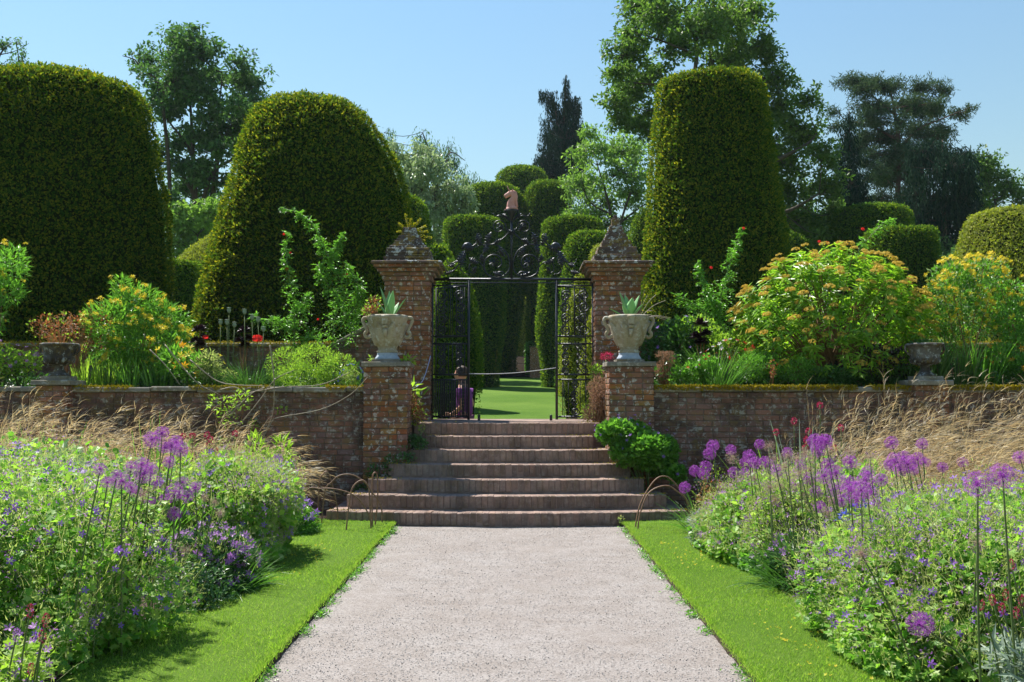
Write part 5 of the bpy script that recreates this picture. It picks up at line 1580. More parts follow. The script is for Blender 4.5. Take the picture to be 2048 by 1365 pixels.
# climbing roses: leafy wands
def rose(label, Y, paths, n, leafmat='fresh', flowers=(), z0=1.62, spread=.10, mat2=None):
    b = P(paths[0][0][0], paths[0][0][1], Y)
    t = thing('climbing_rose', label, 'rose', (b.x, Y, z0))
    base = np.array([b.x, Y, z0]); mb = MB(); LP = []
    for pi, path in enumerate(paths):
        pts = [P(x, y, Y + .12 * math.sin(i * 1.7 + pi)) - Vector(base) for i, (x, y, w) in enumerate(path)]
        if pi == 0: pts[0].z = -.02
        sp = smoothpath(pts, 24); mb.tube(sp, [.011 * (1 - .7 * i / len(sp)) for i in range(len(sp))], 5)
        wv = np.interp(np.linspace(0, 1, len(sp)), np.linspace(0, 1, len(path)), [w for _, _, w in path])
        m = int(n * len(path) / sum(len(q) for q in paths))
        i = rng.choice(len(sp), m, p=(wv + .2) / (wv + .2).sum())
        c = np.array(sp)[i]
        # leaflets sit on side sprigs
        sprig = np.array([rvec(1)[0] for _ in range(m // 7 + 1)])[np.arange(m) // 7]
        i2 = np.repeat(rng.choice(len(sp), m // 7 + 1, p=(wv + .2) / (wv + .2).sum()), 7)[:m]
        c = np.array(sp)[i2]
        k = ((np.arange(m) % 7) + 1) / 7
        off = sprig * (spread * wv[i2] * k)[:, None]
        off[:, 2] -= .03 * k * wv[i2]
        LP.append((c + off, sprig))
    add('canes', mb.build('canes'), M['stem'], t)
    p = np.concatenate([a for a, _ in LP]); s_ = np.concatenate([a for _, a in LP])
    d = np.cross(s_, [0, 0, 1]) * np.where(np.arange(len(p)) % 2, 1, -1)[:, None] + s_ * .5 + rvec(len(p)) * .2
    add('foliage', leaf_mesh('foliage', T_LEAF, p, d, np.array([0, 0, 1]) + .5 * rvec(len(p)), .048 * rng.uniform(.7, 1.3, len(p))), M[leafmat], t, kind='stuff')
    for x, y in flowers:
        c = P(x, y, Y - .12) - Vector(base); blooms(t, 'poppy', [c], [(0, -.8, .5)], .021)
rose('shorter climbing rose wand with crimson blooms left of the tall arching wand', 15.0,
     [[(590,690,2.5),(588,640,2.2),(584,590,1.6),(576,540,1.2),(572,500,1.0),(574,465,.8)], [(588,660,1),(560,648,1.4),(530,640,1.2),(503,632,.6)], [(586,640,1.5),(608,610,1.6),(616,590,.8)], [(600,690,2),(620,670,2),(640,680,1)]],
     2400, 'fresh', [(568,470),(581,507),(574,540)])
rose('tall climbing rose with one long wand arching left in front of the bell shaped yew', 15.1,
     [[(664,690,2),(668,640,2.2),(690,600,2.4),(676,550,2),(655,510,1.4),(642,480,1.3),(625,452,1.2),(600,428,1),(560,415,.6)], [(700,680,1.6),(712,620,1.8),(715,570,1.6),(695,530,1.2)], [(660,520,1),(672,500,1),(686,468,.6)], [(680,600,1.5),(650,560,1.4),(635,530,.8)], [(690,640,2),(720,600,1.2),(724,575,.8)]],
     4200, 'fresh', [(694,550),(636,640)])
rose('tall rose wand with a red bloom at its tip right of the right urn', 14.9,
     [[(1445,680,2.5),(1440,620,2.4),(1448,570,1.6),(1462,520,1.2),(1472,490,1),(1486,458,.5)], [(1442,620,1.6),(1420,600,1.6),(1405,560,1.2),(1395,525,.5)], [(1430,640,1.8),(1390,610,1.5),(1355,590,1)], [(1440,650,2),(1400,650,2),(1370,640,1)]],
     3600, 'fresh', [(1487,458),(1422,537)])
rose('short rose wand with small red blooms poking above the orange flowered shrub', 14.9,
     [[(1700,620,1),(1715,520,1),(1735,480,1.1),(1765,450,1.1),(1790,436,.5)], [(1705,540,.8),(1690,510,.8),(1640,486,.5)]], 700, 'fresh', [(1725,460),(1638,485),(1655,488)])

# plants in the gap between pier and pillar, both sides
shrub('broad_leaved_plant', 'plant with broad pale green leaves between the left pier and pillar', 'plant', 14.1, 828, [(825,778,14,14),(838,792,14,10)], 'limegreen', .14, 16, T_LEAF, None, 0, nstem=4, z0=1.2, stemmat='stem', group=BG)
shrub('russet_plant', 'small russet mound at the top of the steps by the left pier', 'plant', 13.95, 828, [(826,812,20,26),(832,830,22,16)], 'bronze', .035, 700, T_LEAF, 'magenta', 8, .012, nstem=6, z0=1.2, group=BG, second=('limegreen', 220, .035, T_LEAF))
shrub('bronze_fennel', 'feathery bronze fennel between the right pier and the gate pillar', 'plant', 14.1, 1203, [(1195,778,20,22),(1205,800,24,30),(1190,830,24,22),(1200,755,14,14)], 'fennel', .05, 3200, T_LANCE, None, 0, nstem=18, z0=1.2, group=BG)
shrub('green_shoots', 'yellow green shoots climbing beside the right gate pillar', 'plant', 14.4, 1190, [(1192,752,12,20),(1180,825,14,16),(1220,835,14,14)], 'limegreen', .06, 380, T_LEAF, None, 0, nstem=6, z0=1.2, group=BG)
t = shrub('red_bergamot', 'crimson shaggy flower on a tall stem left of the right urn', 'flower', 13.6, 1212, [(1213,714,11,6)], 'crimson', .045, 160, T_LANCE, None, 0, nstem=0, z0=1.3)
mb = MB(); mb.tube([(0, 0, -.1), (.01, 0, .5), (.0, 0, P(1213, 716, 13.6).z - 1.3)], .007, 5); add('stem', mb.build('stem'), M['stem'], t)
# --- right terrace bed
shrub('dark_leafy_shrub', 'dark leafy violet flowered plant behind the right urn', 'plant', 14.7, 1340, [(1320,700,40,44),(1360,690,44,50),(1300,740,40,30),(1400,720,40,40)], 'deep', .08, 3200, T_LEAF, 'violet', 16, .028, nstem=8, group=BG)
shrub('bronze_fennel', 'pinkish feathery fennel right of the right urn above the mossy wall', 'plant', 13.8, 1332, [(1328,745,17,24),(1338,718,12,14),(1322,712,12,6)], 'fennel', .04, 1600, T_LANCE, None, 0, nstem=12, group=BG)
shrub('small_flower_mix', 'low plants with tiny red and white flowers right of the pinkish fennel', 'plant', 13.7, 1370, [(1355,752,20,16),(1385,745,24,20),(1410,735,20,24)], 'fresh', .05, 1300, T_LEAF, ['redflower', 'whiteflower'], 9, .022, nstem=8, stemmat='stem', group=BG)
shrub('pale_leafy_shrub', 'pale green leafy growth at the foot of the tall rose wand', 'shrub', 14.6, 1400, [(1395,665,40,34),(1430,690,44,36),(1370,660,26,20),(1470,690,40,34)], 'limegreen', .05, 2400, T_LEAF, None, 0, nstem=14, group=BG, thick=.8)
aeonium(1401, 652, 14.2, .15, 'black purple rosette plant right of the right urn')
strap_clump('grass_clump', 'tall arching daylily clump on the right wall with a few white flowers', 'plant', at_bed(1430, 13.8, 1.6), 260, .80, .014, 'grassy', .2, outward=.85, bend=.5, group=BG)
shrub('daylily_flowers', 'white and reddish flowers floating above the arching daylily leaves', 'flower', 13.7, 1455, [(1470,705,34,18),(1440,715,20,14)], 'bronze', .03, 60, T_LEAF, ['whiteflower', 'redflower'], 8, .036, nstem=8, stemmat='stem', group=BG)
shrub('leafy_clump', 'mid green leafy clump at the left foot of the orange flowered shrub', 'plant', 13.8, 1540, [(1500,735,34,28),(1545,740,40,32),(1590,745,34,26),(1520,715,24,20)], 'fresh', .055, 3600, T_LANCE, None, 0, nstem=8, stemmat='stem', group=BG)
shrub('flower_spike', 'rust red flower spike standing above the mossy right wall', 'flower', 13.65, 1539, [(1539,745,4,14)], 'bronze', .03, 120, T_LEAF, 'redflower', 10, .014, nstem=3, group=BG)
# the big orange flowered shrub
def euphorbia():
    Y = 14.45; bx = P(1665, 785, Y).x; base = np.array([bx, Y, 1.6]); k = Y / F
    t = thing('orange_flowered_shrub', 'large domed shrub covered in orange brown flower heads on bare brown stems', 'shrub', tuple(base))
    tips = []
    for _ in range(520):
        a = rng.uniform(0, 2 * np.pi); el = np.arcsin(rng.uniform(-.42, 1.0))
        rx = 1.46; rz = P(1665, 492, Y).z - 2.42; 
        q = np.array([math.cos(a) * math.cos(el), math.sin(a) * math.cos(el) * .72, math.sin(el)])
        sh = 1 - .36 * rng.random() ** 2
        zc = 2.42 - 1.6
        tips.append((q * [rx, rx, rz] * sh + [0, 0, zc], q, sh))
    LP = []; LD = []; LN = []
    up = np.array([0, 0, 1.0])
    for p, q, sh in tips:
        ax = nrm(q * .55 + up * .6)
        m = 20
        ang = rng.uniform(0, 2 * np.pi, m); u = nrm(np.cross(ax, [.3, .5, .1])); w = np.cross(ax, u)
        ring = u[None] * np.cos(ang)[:, None] + w[None] * np.sin(ang)[:, None]
        hgt = rng.uniform(-.16, .02, m)
        LP.append(p + ax * hgt[:, None] + ring * .01)
        LD.append(ring + ax * rng.uniform(-.5, .7, (m, 1)) + np.array([0, 0, -.15])); LN.append(np.tile(ax, (m, 1)))
    LP, LD, LN = map(np.concatenate, (LP, LD, LN))
    add('foliage', leaf_mesh('foliage', (T_LANCE[0] * [1.25, 1, 1], T_LANCE[1]), LP, LD, LN, rng.uniform(.10, .17, len(LP))), M['euph'], t, kind='stuff')
    mb = MB()
    for i, (p, q, sh) in enumerate(tips[:150]):
        b = Vector((rng.normal(0, .13), rng.normal(0, .1), -.05)); e = Vector(p)
        m1 = b.lerp(e, .45); m1.x *= .75; m1.y *= .75
        r = random.uniform(.008, .016)
        mb.tube(smoothpath([b, m1, e], 6), [r * (1 - .08 * j) for j in range(len(smoothpath([b, m1, e], 6)))], 5, False)
    add('stems', mb.build('stems'), M['stem_brown'], t)
    hp = [(p + nrm(q + up) * .055, nrm(q * .6 + up)) for p, q, sh in tips if q[1] < .45 and sh > .84 and rng.random() < .8]
    blooms(t, 'umbel', [a for a, _ in hp], [b for _, b in hp], .064, 'flower_head')
M['euph'] = foliage('glossy_lance_leaves', [(.08,.17,.016),(.13,.25,.022),(.19,.31,.03),(.26,.33,.04)], .55, .35, .5, 2)
euphorbia()
shrub('dark_undergrowth', 'dark purple leaved undergrowth with magenta flowers beneath the orange flowered shrub', 'plant', 13.85, 1740, [(1700,745,50,24),(1750,725,44,34),(1800,735,40,34),(1770,755,60,18)], 'black_leaf', .06, 1900, T_LEAF, 'magenta', 12, .026, nstem=10, group=BG)
shrub('leafy_clump', 'dark green leafy clump under the stems left of the dark weathered urn', 'plant', 13.75, 1680, [(1660,755,50,20),(1720,760,50,16),(1800,755,36,20)], 'deep', .055, 2200, T_LEAF, None, 0, nstem=6, group=BG)
shrub('yellow_flowered_shrub', 'airy shrub thick with small yellow flowers right of the orange flowered shrub', 'shrub', 14.5, 1930,
      [(1895,560,44,32),(1945,552,50,30),(1900,600,56,40),(1985,590,40,34),(1935,640,60,40),(1875,640,30,34),(1900,690,50,40)], 'fresh', .06, 4800, T_LEAF, 'yellow_cluster', 210, .05, group=BG, nstem=22, second=('silver', 1200, .05, T_LEAF))
shrub('yellow_flowered_shrub', 'green bush with yellow flowers cut by the right edge of the picture', 'shrub', 14.3, 2050,
      [(2030,590,36,30),(2050,640,50,50),(2010,660,36,40),(2060,700,50,50)], 'fresh', .06, 3200, T_LEAF, 'yellow_cluster', 34, .042, group=BG)
for px, Y, L, lb in ((1855,13.8,.8,'dark green upright iris leaves behind the dark weathered urn'), (1915,13.8,.85,'tall dark green iris leaves right of the dark weathered urn'), (1960,13.9,.75,'iris leaves furthest right along the right wall')):
    strap_clump('iris_clump', lb, 'plant', at_bed(px, Y), 90, L, .028, 'deep' if px < 1950 else 'fresh', .2, outward=.3, bend=.3, group='iris leaf clumps in the right bed')
shrub('orange_lily_clump', 'orange lilies and dense leaves at the far right end of the bed', 'plant', 13.9, 2020, [(2010,720,44,34),(1985,750,40,24),(2050,740,40,34)], 'fresh', .06, 2600, T_LEAF, 'orange_lily', 12, .055, nstem=8, stemmat='stem', group=BG)
strap_clump('fine_grass', 'thin leaved grass growing from the squat weathered urn', 'plant', (-6.07, 13.35, 2.22), 60, .42, .007, 'bronze', .06, lean=(-.25, 0), outward=.5, bend=.6)
shrub('dark_urn_plant', 'dark trailing leaves filling the dark weathered urn', 'plant', 13.35, 1851, [(1850,690,30,9)], 'deep', .05, 260, T_LEAF, None, 0, nstem=0, z0=2.2)
shrub('trailing_plant', 'small red tinged trailing plant in the left carved urn beside the agave', 'plant', 13.49, 748, [(748,608,14,14),(742,622,16,8)], 'bronze', .05, 160, T_LEAF, None, 0, nstem=5, z0=2.55, second=('limegreen', 120, .04, T_LEAF))
shrub('green_shoots', 'green shoots beside the blue foot of the left carved urn', 'plant', 13.4, 812, [(816,722,12,10),(742,718,6,5)], 'limegreen', .06, 70, T_LEAF, None, 0, nstem=3, z0=2.0)
# dry twigs in the right urn
mb = MB()
for i in range(12):
    a = rng.uniform(-.3, 2.4); L = rng.uniform(.2, .55)
    e = Vector((L * math.cos(a) * .9 + .05, rng.uniform(-.15, .15), L * abs(math.sin(a)) * .75)); mb.tube(smoothpath([(0, 0, 0), e * .5 + Vector((0, 0, .05)), e], 6), .0035, 4)
add('dry_twigs', mb.build('dry_twigs'), M['twig'], loc=(1.72, 13.49, PZ + .58), label='dry pale twigs sticking out of the right carved urn', category='twigs')
# stonecrop on the left finial
b_ = Vector((-1.60, 15.5, 4.13))
t = thing('yellow_stonecrop', 'spiky yellow stonecrop sprouting from the left pillar finial', 'plant', tuple(b_))
mb = MB(); LP = []; LD = []
for ex, ey in ((-.16,.10),(-.06,.24),(.02,.16),(.16,.17),(.27,-.02),(.24,.06),(-.18,-.02),(.33,-.12),(.22,-.16),(-.15,-.10),(.08,.10)):
    pts = smoothpath([(0, 0, -.03), (ex * .5, -.06, ey * .5 - .02), (ex, -.05, ey)], 10); mb.tube(pts, .008, 5)
    for p in pts[2:]:
        for _ in range(9): LP.append(np.array(p)); LD.append(rvec(1)[0] + nrm(np.array([ex, 0, ey])) * .9)
add('stems', mb.build('stems'), M['stem'], t)
add('foliage', leaf_mesh('foliage', T_LEAF, np.array(LP), np.array(LD), rvec(len(LP)), .035), M['moss_bright'], t, kind='stuff')

# --- plants at the steps
shrub('geranium_mound', 'cushion of green geranium tumbling down the right end of the steps below the urn pier', 'plant', 12.95, 1290,
      [(1232,868,40,26),(1268,880,44,36),(1300,905,50,38),(1325,925,34,30),(1250,905,30,24),(1345,945,26,18)], 'fresh', .06, 6500, T_PALM, 'violet', 34, .024, nstem=10, stemmat='stem', z0=.35, thick=.5)
shrub('dark_ivy', 'dark ivy spreading over the foot of the left brick pier', 'ivy', 13.12, 790, [(800,925,34,16),(770,945,40,14),(745,985,44,14),(690,1000,40,10),(815,905,16,14)], 'deep', .05, 1100, T_LEAF, None, 0, nstem=0, z0=.3, dy=.05)
shrub('step_weeds', 'dark weeds growing on the left end of the upper steps', 'plant', 13.35, 835, [(840,888,16,12),(828,880,12,10)], 'deep', .04, 420, T_LEAF, None, 0, nstem=0, z0=.7, dy=.08)
for px, py, Y, s, m_, lb in ((842,855,13.6,8,'limegreen','tiny pale weeds on the sixth step by the left end'), (795,1000,12.5,10,'limegreen','single weedy stem on the second step from the bottom'), (1243,1040,11.95,7,'haze_stems','small weeds at the foot of the steps on the right'), (775,1068,11.5,10,'crimson','small red leaved weed at the left corner of the gravel path')):
    c = P(px, py, Y); shrub('step_weed', lb, 'weed', Y, px, [(px, py, s, s)], m_, .028, 46, T_LEAF, None, 0, nstem=3, stemmat='stem', z0=c.z - .06, dy=.02)
# moss on step edges
n = 2600; X = []
for k in range(7):
    for s_ in (-1, 1):
        for _ in range(150 if k < 4 else 60):
            x = CX[k] + s_ * (HW[k] - abs(rng.normal(0, .22)) ); X.append((x, arcY(k, x) + rng.uniform(-.008, .10), (k + 1) * RISE + .006 if rng.random() < .6 else (k + rng.random()) * RISE))
X = np.array(X); X[:, 1] = np.where(np.abs((X[:, 2] / RISE) % 1) > .06, X[:, 1].clip(None, 99), X[:, 1])
add('step_moss', leaf_mesh('step_moss', T_LEAF, X, rvec(len(X)) + [0, -.3, .5], rvec(len(X)), rng.uniform(.012, .026, len(X))), M['moss'], kind='stuff', label='golden moss clinging to the ends of the brick steps', category='moss')

# bare shoots leaning over the left wall
twp = [[(500,930),(540,850),(560,835),(640,820),(700,790),(735,755)], [(430,800),(480,790),(560,775),(640,770),(700,745)], [(330,690),(370,740),(400,770),(440,790)], [(300,700),(330,730),(360,770)], [(540,690),(548,760),(545,830),(520,880)],
       [(460,830),(500,790),(530,775)], [(480,850),(520,800),(550,760),(590,740)], [(440,780),(470,775),(495,790)], [(380,720),(430,760),(470,770),(530,772)]]
mb = MB()
t = thing('bare_shoots', 'pale bare arching shoots leaning over the left wall in front of the bricks', 'twigs', tuple(P(470, 900, 13.0).xy) + (0,))
for i, pl in enumerate(twp):
    sp = smoothpath([P(x, y, 13.0 + .08 * math.sin(i + j)) - Vector(t.location) for j, (x, y) in enumerate(pl)], 20); mb.tube(sp, [.0095 * (1 - .6 * j / len(sp)) for j in range(len(sp))], 5)
sp = smoothpath([Vector((0, 0, 0)), P(490, 950, 13) - Vector(t.location), P(505, 920, 13) - Vector(t.location)], 8); mb.tube(sp, .01, 5)
add('stems', mb.build('stems'), M['twig'], t)
shrub('yellow_leaf_shoots', 'sparse yellow green leaves on shoots hanging over the left wall', 'plant', 13.1, 480, [(450,805,26,16),(490,800,20,22),(470,840,20,14),(560,820,10,6),(500,850,10,10)], 'limegreen', .055, 240, T_LEAF, None, 0, nstem=8, z0=.4)
# ------------------------------------------------------------ border plants in the foreground
def mound(label, px, top, half, Y, ry, leafmat, leaf, n, T=T_PALM, haze=0, flower=None, nf=0, fs=.017, name='geranium_mound', cat='plant', group=None, hazemat='haze_stems', thick=.35, tall=0, seed=0):
    c = P(px, top, Y); h = c.z; rx = half * Y / F
    t = thing(name, label, cat, (c.x, Y, .04), group=group)
    nb = 7
    blobs = [((0, 0, h * .36), (rx * 1.0, ry * 1.0, h * .58)), ((0, -ry * .15, h * .15), (rx * 1.0, ry * 1.0, h * .25))]
    for k in range(nb):
        a = rng.uniform(0, 2 * np.pi); q = rng.uniform(.3, .62); s_ = rng.uniform(.32, .5)
        hh = h * (1 - .35 * q) * rng.uniform(.9, 1.02)
        blobs.append(((rx * q * math.cos(a), ry * q * math.sin(a), hh - h * .40), (rx * s_, ry * s_, h * .38)))
    p, q, i = blob_shell(blobs, n * 2, thick)
    m = (p[:, 2] > .01) & ((q[:, 1] < .35) | (q[:, 2] > .2)); p, q = p[m][:n], q[m][:n]; n_ = len(p)
    p[:, 2] = np.maximum(p[:, 2] * 1.0, .02)
    d = q * .5 + rvec(n_) * .7; nn = q * .6 + np.array([0, -.1, .8]) + rvec(n_) * .45
    add('foliage', leaf_mesh('foliage', T, p, d, nn, leaf * rng.uniform(.55, 1.25, n_)), M[leafmat], t, kind='stuff')
    # dark stems inside
    ks = 40
    ps, _, _ = blob_shell(blobs, ks, .6); ps[:, 2] = np.abs(ps[:, 2])
    ps *= [.85, .85, .8]
    stems_mesh('stems', [(q_[0] * .4, q_[1] * .4, 0) for q_ in ps], ps, .0045, t, 'stem')
    if haze:
        haze = int(haze * 1.75); p, q, _ = blob_shell(blobs, haze * 2, .10); m = (q[:, 2] > -.1) & (q[:, 1] < .5); p, q = p[m][:haze], q[m][:haze]
        lift = rng.random(len(p))[:, None] * .13
        p = p + (q * .5 + [0, 0, .8]) * lift
        a1 = inst(T_LANCE, p, q + rvec(len(p)) * 1.2 + [0, 0, .5], rvec(len(p)), .033 * rng.uniform(.5, 1.3, len(p)))
        ks = haze // 7
        a2 = ribbons(p[:ks] - (q[:ks] * .3 + [0, 0, .7]) * .14, q[:ks] * .4 + [0, 0, .9] + .4 * rvec(ks), np.full(ks, .19), np.full(ks, .0035), .4 * rvec(ks), 2)
        add('seed_heads', npmesh('seed_heads', *join([a1, a2])), M[hazemat], t, kind='stuff')
        kf = int(haze * .30)
        p, q, _ = blob_shell(blobs, kf * 2, .08); m = (q[:, 2] > 0) & (q[:, 1] < .45); p, q = p[m][:kf], q[m][:kf]
        tuft = np.repeat(p[::4], 4, 0)[:len(p)] + rng.normal(0, .016, (len(p), 3)) + (q * .4 + [0, 0, .6]) * .08
        add('small_florets', leaf_mesh('small_florets', T_LEAF, tuft, rvec(len(p)) + [0, 0, .3], rvec(len(p)), rng.uniform(.012, .026, len(p))), M['mauve' if rng.random() < .6 else 'purple'], t, kind='stuff')
    if nf:
        p, q, _ = blob_shell(blobs, nf * 11, .04); m = (q[:, 2] > -.05) & (q[:, 1] < .4); p, q = p[m][:int(nf*2.6)], q[m][:int(nf*2.6)]
        blooms(t, flower, p + (q * .4 + [0, 0, .5]) * .09, q * .5 + [0, -.5, .3] + .4 * rvec(len(p)), fs * 1.5)
    return t
GL = 'flower mounds in the left border'; GR = 'flower mounds in the right border'
mound('big near geranium mound filling the lower left of the picture', 60, 935, 285, 6.3, .95, 'geranium', .055, 12500, haze=8500, flower='violet', nf=85, group=GL)
mound('geranium mound behind the big near one at the left edge, violet flowers on top', 25, 905, 190, 7.8, .9, 'geranium', .055, 6500, T=T_ROUND, haze=4200, flower='violet', nf=60, fs=.02, group=GL)
mound('lower left corner cluster of large bright violet flowers over lime leaves', 20, 1285, 85, 4.75, .28, 'limegreen', .05, 700, haze=200, flower='lilac', nf=14, fs=.015, group=GL)
mound('low lilac flowered plant with strap leaves between the two larger left mounds', 430, 1070, 85, 8.05, .5, 'deep', .14, 2600, T=T_LANCE, haze=600, flower='lilac', nf=70, fs=.020, group=GL)
mound('tall pale geranium mound with faded seed heads halfway along the left border', 475, 915, 128, 9.6, .85, 'geranium', .06, 9000, T=T_ROUND, haze=9000, flower='violet', nf=70, fs=.018, group=GL)
mound('green geranium mound among the left alliums', 300, 925, 150, 9.3, .7, 'geranium', .06, 5000, T=T_ROUND, haze=2500, flower='violet', nf=16, group=GL)
mound('leafy mound below the feather grass at the far left', 90, 880, 190, 10.4, .8, 'geranium', .07, 4500, T=T_ROUND, haze=2200, flower='violet', nf=24, group=GL)
mound('small dark green clump with one deep purple flower beside the bent hoops', 590, 1010, 42, 11.1, .34, 'fresh', .09, 1800, T=T_LANCE, flower='violet', nf=12, fs=.026, group=GL)
mound('dark low foliage tucked at the grass edge in front of the lilac plant', 395, 1130, 70, 7.4, .35, 'deep', .035, 2400, T=T_LEAF, group=GL)
mound('big near geranium mound filling the lower right of the picture', 1890, 1000, 262, 6.4, .95, 'geranium', .055, 13000, haze=9000, flower='violet', nf=85, group=GR)
mound('geranium mound behind the big near one at the right edge', 2000, 960, 215, 7.9, .85, 'geranium', .055, 5200, T=T_ROUND, haze=4200, flower='violet', nf=70, fs=.02, group=GR)
mound('geranium mound under the dense drift of purple alliums', 1765, 975, 120, 8.3, .7, 'geranium', .055, 4200, T=T_ROUND, haze=4200, flower='violet', nf=50, group=GR)
mound('dark grassy clump with lilac flowers at the right grass verge', 1625, 1085, 88, 8.2, .45, 'deep', .15, 3200, T=T_LANCE, haze=500, flower='lilac', nf=40, fs=.02, group=GR)
mound('green mound with a pale haze of seed heads halfway along the right border', 1530, 955, 115, 9.6, .75, 'geranium', .06, 7500, T=T_ROUND, haze=6500, flower='lilac', nf=34, group=GR)
mound('leafy mound below the wall side alliums in the right border', 1650, 915, 165, 10.8, .8, 'geranium', .06, 4200, T=T_ROUND, haze=3400, flower='lilac', nf=30, group=GR)
mound('green mound at the verge below the reddish rose bush in the right border', 1460, 1010, 75, 10.0, .5, 'fresh', .05, 3200, T=T_ROUND, haze=1500, group=GR)
mound('leafy mound with seed heads under the brown alliums of the right border', 1620, 990, 110, 9.0, .6, 'geranium', .055, 4200, T=T_ROUND, haze=3600, flower='lilac', nf=20, group=GR)
mound('mixed leaves filling the near right border corner', 1800, 1180, 130, 5.9, .5, 'geranium', .05, 5200, haze=1200, flower='violet', nf=8, group=GR)
mound('hazy mound of faded seed heads between the right alliums', 1600, 955, 105, 8.9, .6, 'geranium', .05, 3600, T=T_ROUND, haze=5200, flower='lilac', nf=16, group=GR)
mound('silver leaved mound at the far end of the right border', 1430, 1022, 52, 10.2, .4, 'blue_leaf', .09, 2600, T=T_LANCE, group=GR, name='silver_mound')
mound('silver leaved plant in the bottom right corner', 2040, 1275, 62, 4.7, .25, 'blue_leaf', .09, 500, T=T_LANCE, group=GR, name='silver_mound')
mound('small reddish leaved rose bush at the path end of the right border', 1425, 945, 34, 10.9, .3, 'bronze', .04, 1300, T=T_LEAF, haze=160, group=GR, name='rose_bush', hazemat='limegreen', thick=.9)
mound('low bright leaves at the grass edge under the near right mound', 1690, 1230, 60, 6.6, .3, 'fresh', .05, 1300, group=GR, name='low_leaves')
mound('low green leaves below the lilac flowered clump at the right verge', 1530, 1110, 50, 8.7, .3, 'fresh', .045, 1500, T=T_ROUND, group=GR, name='low_leaves')
for px, Y, sd, lb in ((-420, 8.6, 'GL', 'leafy mound outside the left edge of the picture beside the near geraniums'), (-300, 10.8, 'GL', 'leafy mound outside the left edge of the picture below the feather grass'),
                     (2420, 8.4, 'GR', 'leafy mound outside the right edge of the picture beside the near geraniums'), (2380, 10.6, 'GR', 'leafy mound outside the right edge of the picture below the feather grass'), (2560, 6.6, 'GR', 'nearest leafy mound outside the right edge of the picture')):
    mound(lb, px, 985, 230, Y, .9, 'geranium', .09, 2200, T=T_ROUND, haze=500, flower='violet', nf=8, group=globals()[sd])
def on(px, Y, z=.03): return (P(px, 785, Y).x, Y, z)
strap_clump('grass_clump', 'arching green and straw leaves beside the right hoops', 'plant', on(1405, 11.1), 150, .62, .012, 'grassy', .12, outward=.9, bend=1.2, lean=(-.15, -.1), group=GR)
strap_clump('grass_clump', 'arching grass at the near side of the lilac plant in the left border', 'plant', on(455, 7.9), 220, .5, .012, 'grassy', .2, outward=.9, bend=1.2, lean=(.1, -.2), group=GL)
strap_clump('grass_clump', 'arching dark grass at the verge in the right border', 'plant', on(1600, 8.0), 320, .55, .011, 'deep', .22, outward=1.0, bend=1.3, lean=(-.1, -.2), group=GR)
strap_clump('iris_clump', 'upright blue green iris leaves behind the right alliums by the wall', 'plant', on(1600, 11.6), 26, 1.25, .045, 'blue_leaf', .12, outward=.35, bend=.15, group=GR)
strap_clump('iris_clump', 'leaning yellow green strap leaves left of the blue green iris leaves', 'plant', on(1560, 11.4), 18, 1.15, .02, 'limegreen', .1, lean=(-.35, 0), outward=.4, bend=.2, group=GR)
strap_clump('iris_clump', 'pale strap leaves falling to the left behind the left alliums', 'plant', on(225, 9.6), 60, 1.25, .028, 'haze_stems', .2, outward=.7, bend=.9, lean=(-.2, 0), group=GL)
strap_clump('iris_clump', 'green iris leaves standing in front of the left feather grass', 'plant', on(310, 11.8), 26, 1.35, .03, 'fresh', .12, outward=.3, bend=.2, group=GL)
strap_clump('allium_leaves', 'bright strap leaves among the left alliums', 'plant', on(270, 8.7), 120, .95, .02, 'fresh', .35, outward=.5, bend=.6, group=GL)
strap_clump('iris_clump', 'green iris leaves rising from the far left border', 'plant', on(95, 11.6), 30, 1.25, .03, 'grassy', .15, outward=.3, bend=.2, group=GL)
mound('ferny silver green leaves at the top of the left border', 150, 895, 100, 9.2, .4, 'silver', .11, 900, T=T_SPRAY, group=GL, name='ferny_clump')
mound('ferny green leaves right of the purple alliums in the left border', 385, 885, 60, 10.6, .4, 'limegreen', .10, 900, T=T_SPRAY, group=GL, name='ferny_clump')
# leafy stems by the wall at the far end of the left border
shrub('lily_plant', 'leafy lily stems against the brick wall at the end of the left border', 'plant', 11.6, 545, [(520,905,16,30),(560,905,16,26),(545,950,22,40),(575,930,14,14)], 'limegreen', .11, 420, T_LANCE, None, 0, nstem=5, stemmat='stem', z0=.03)

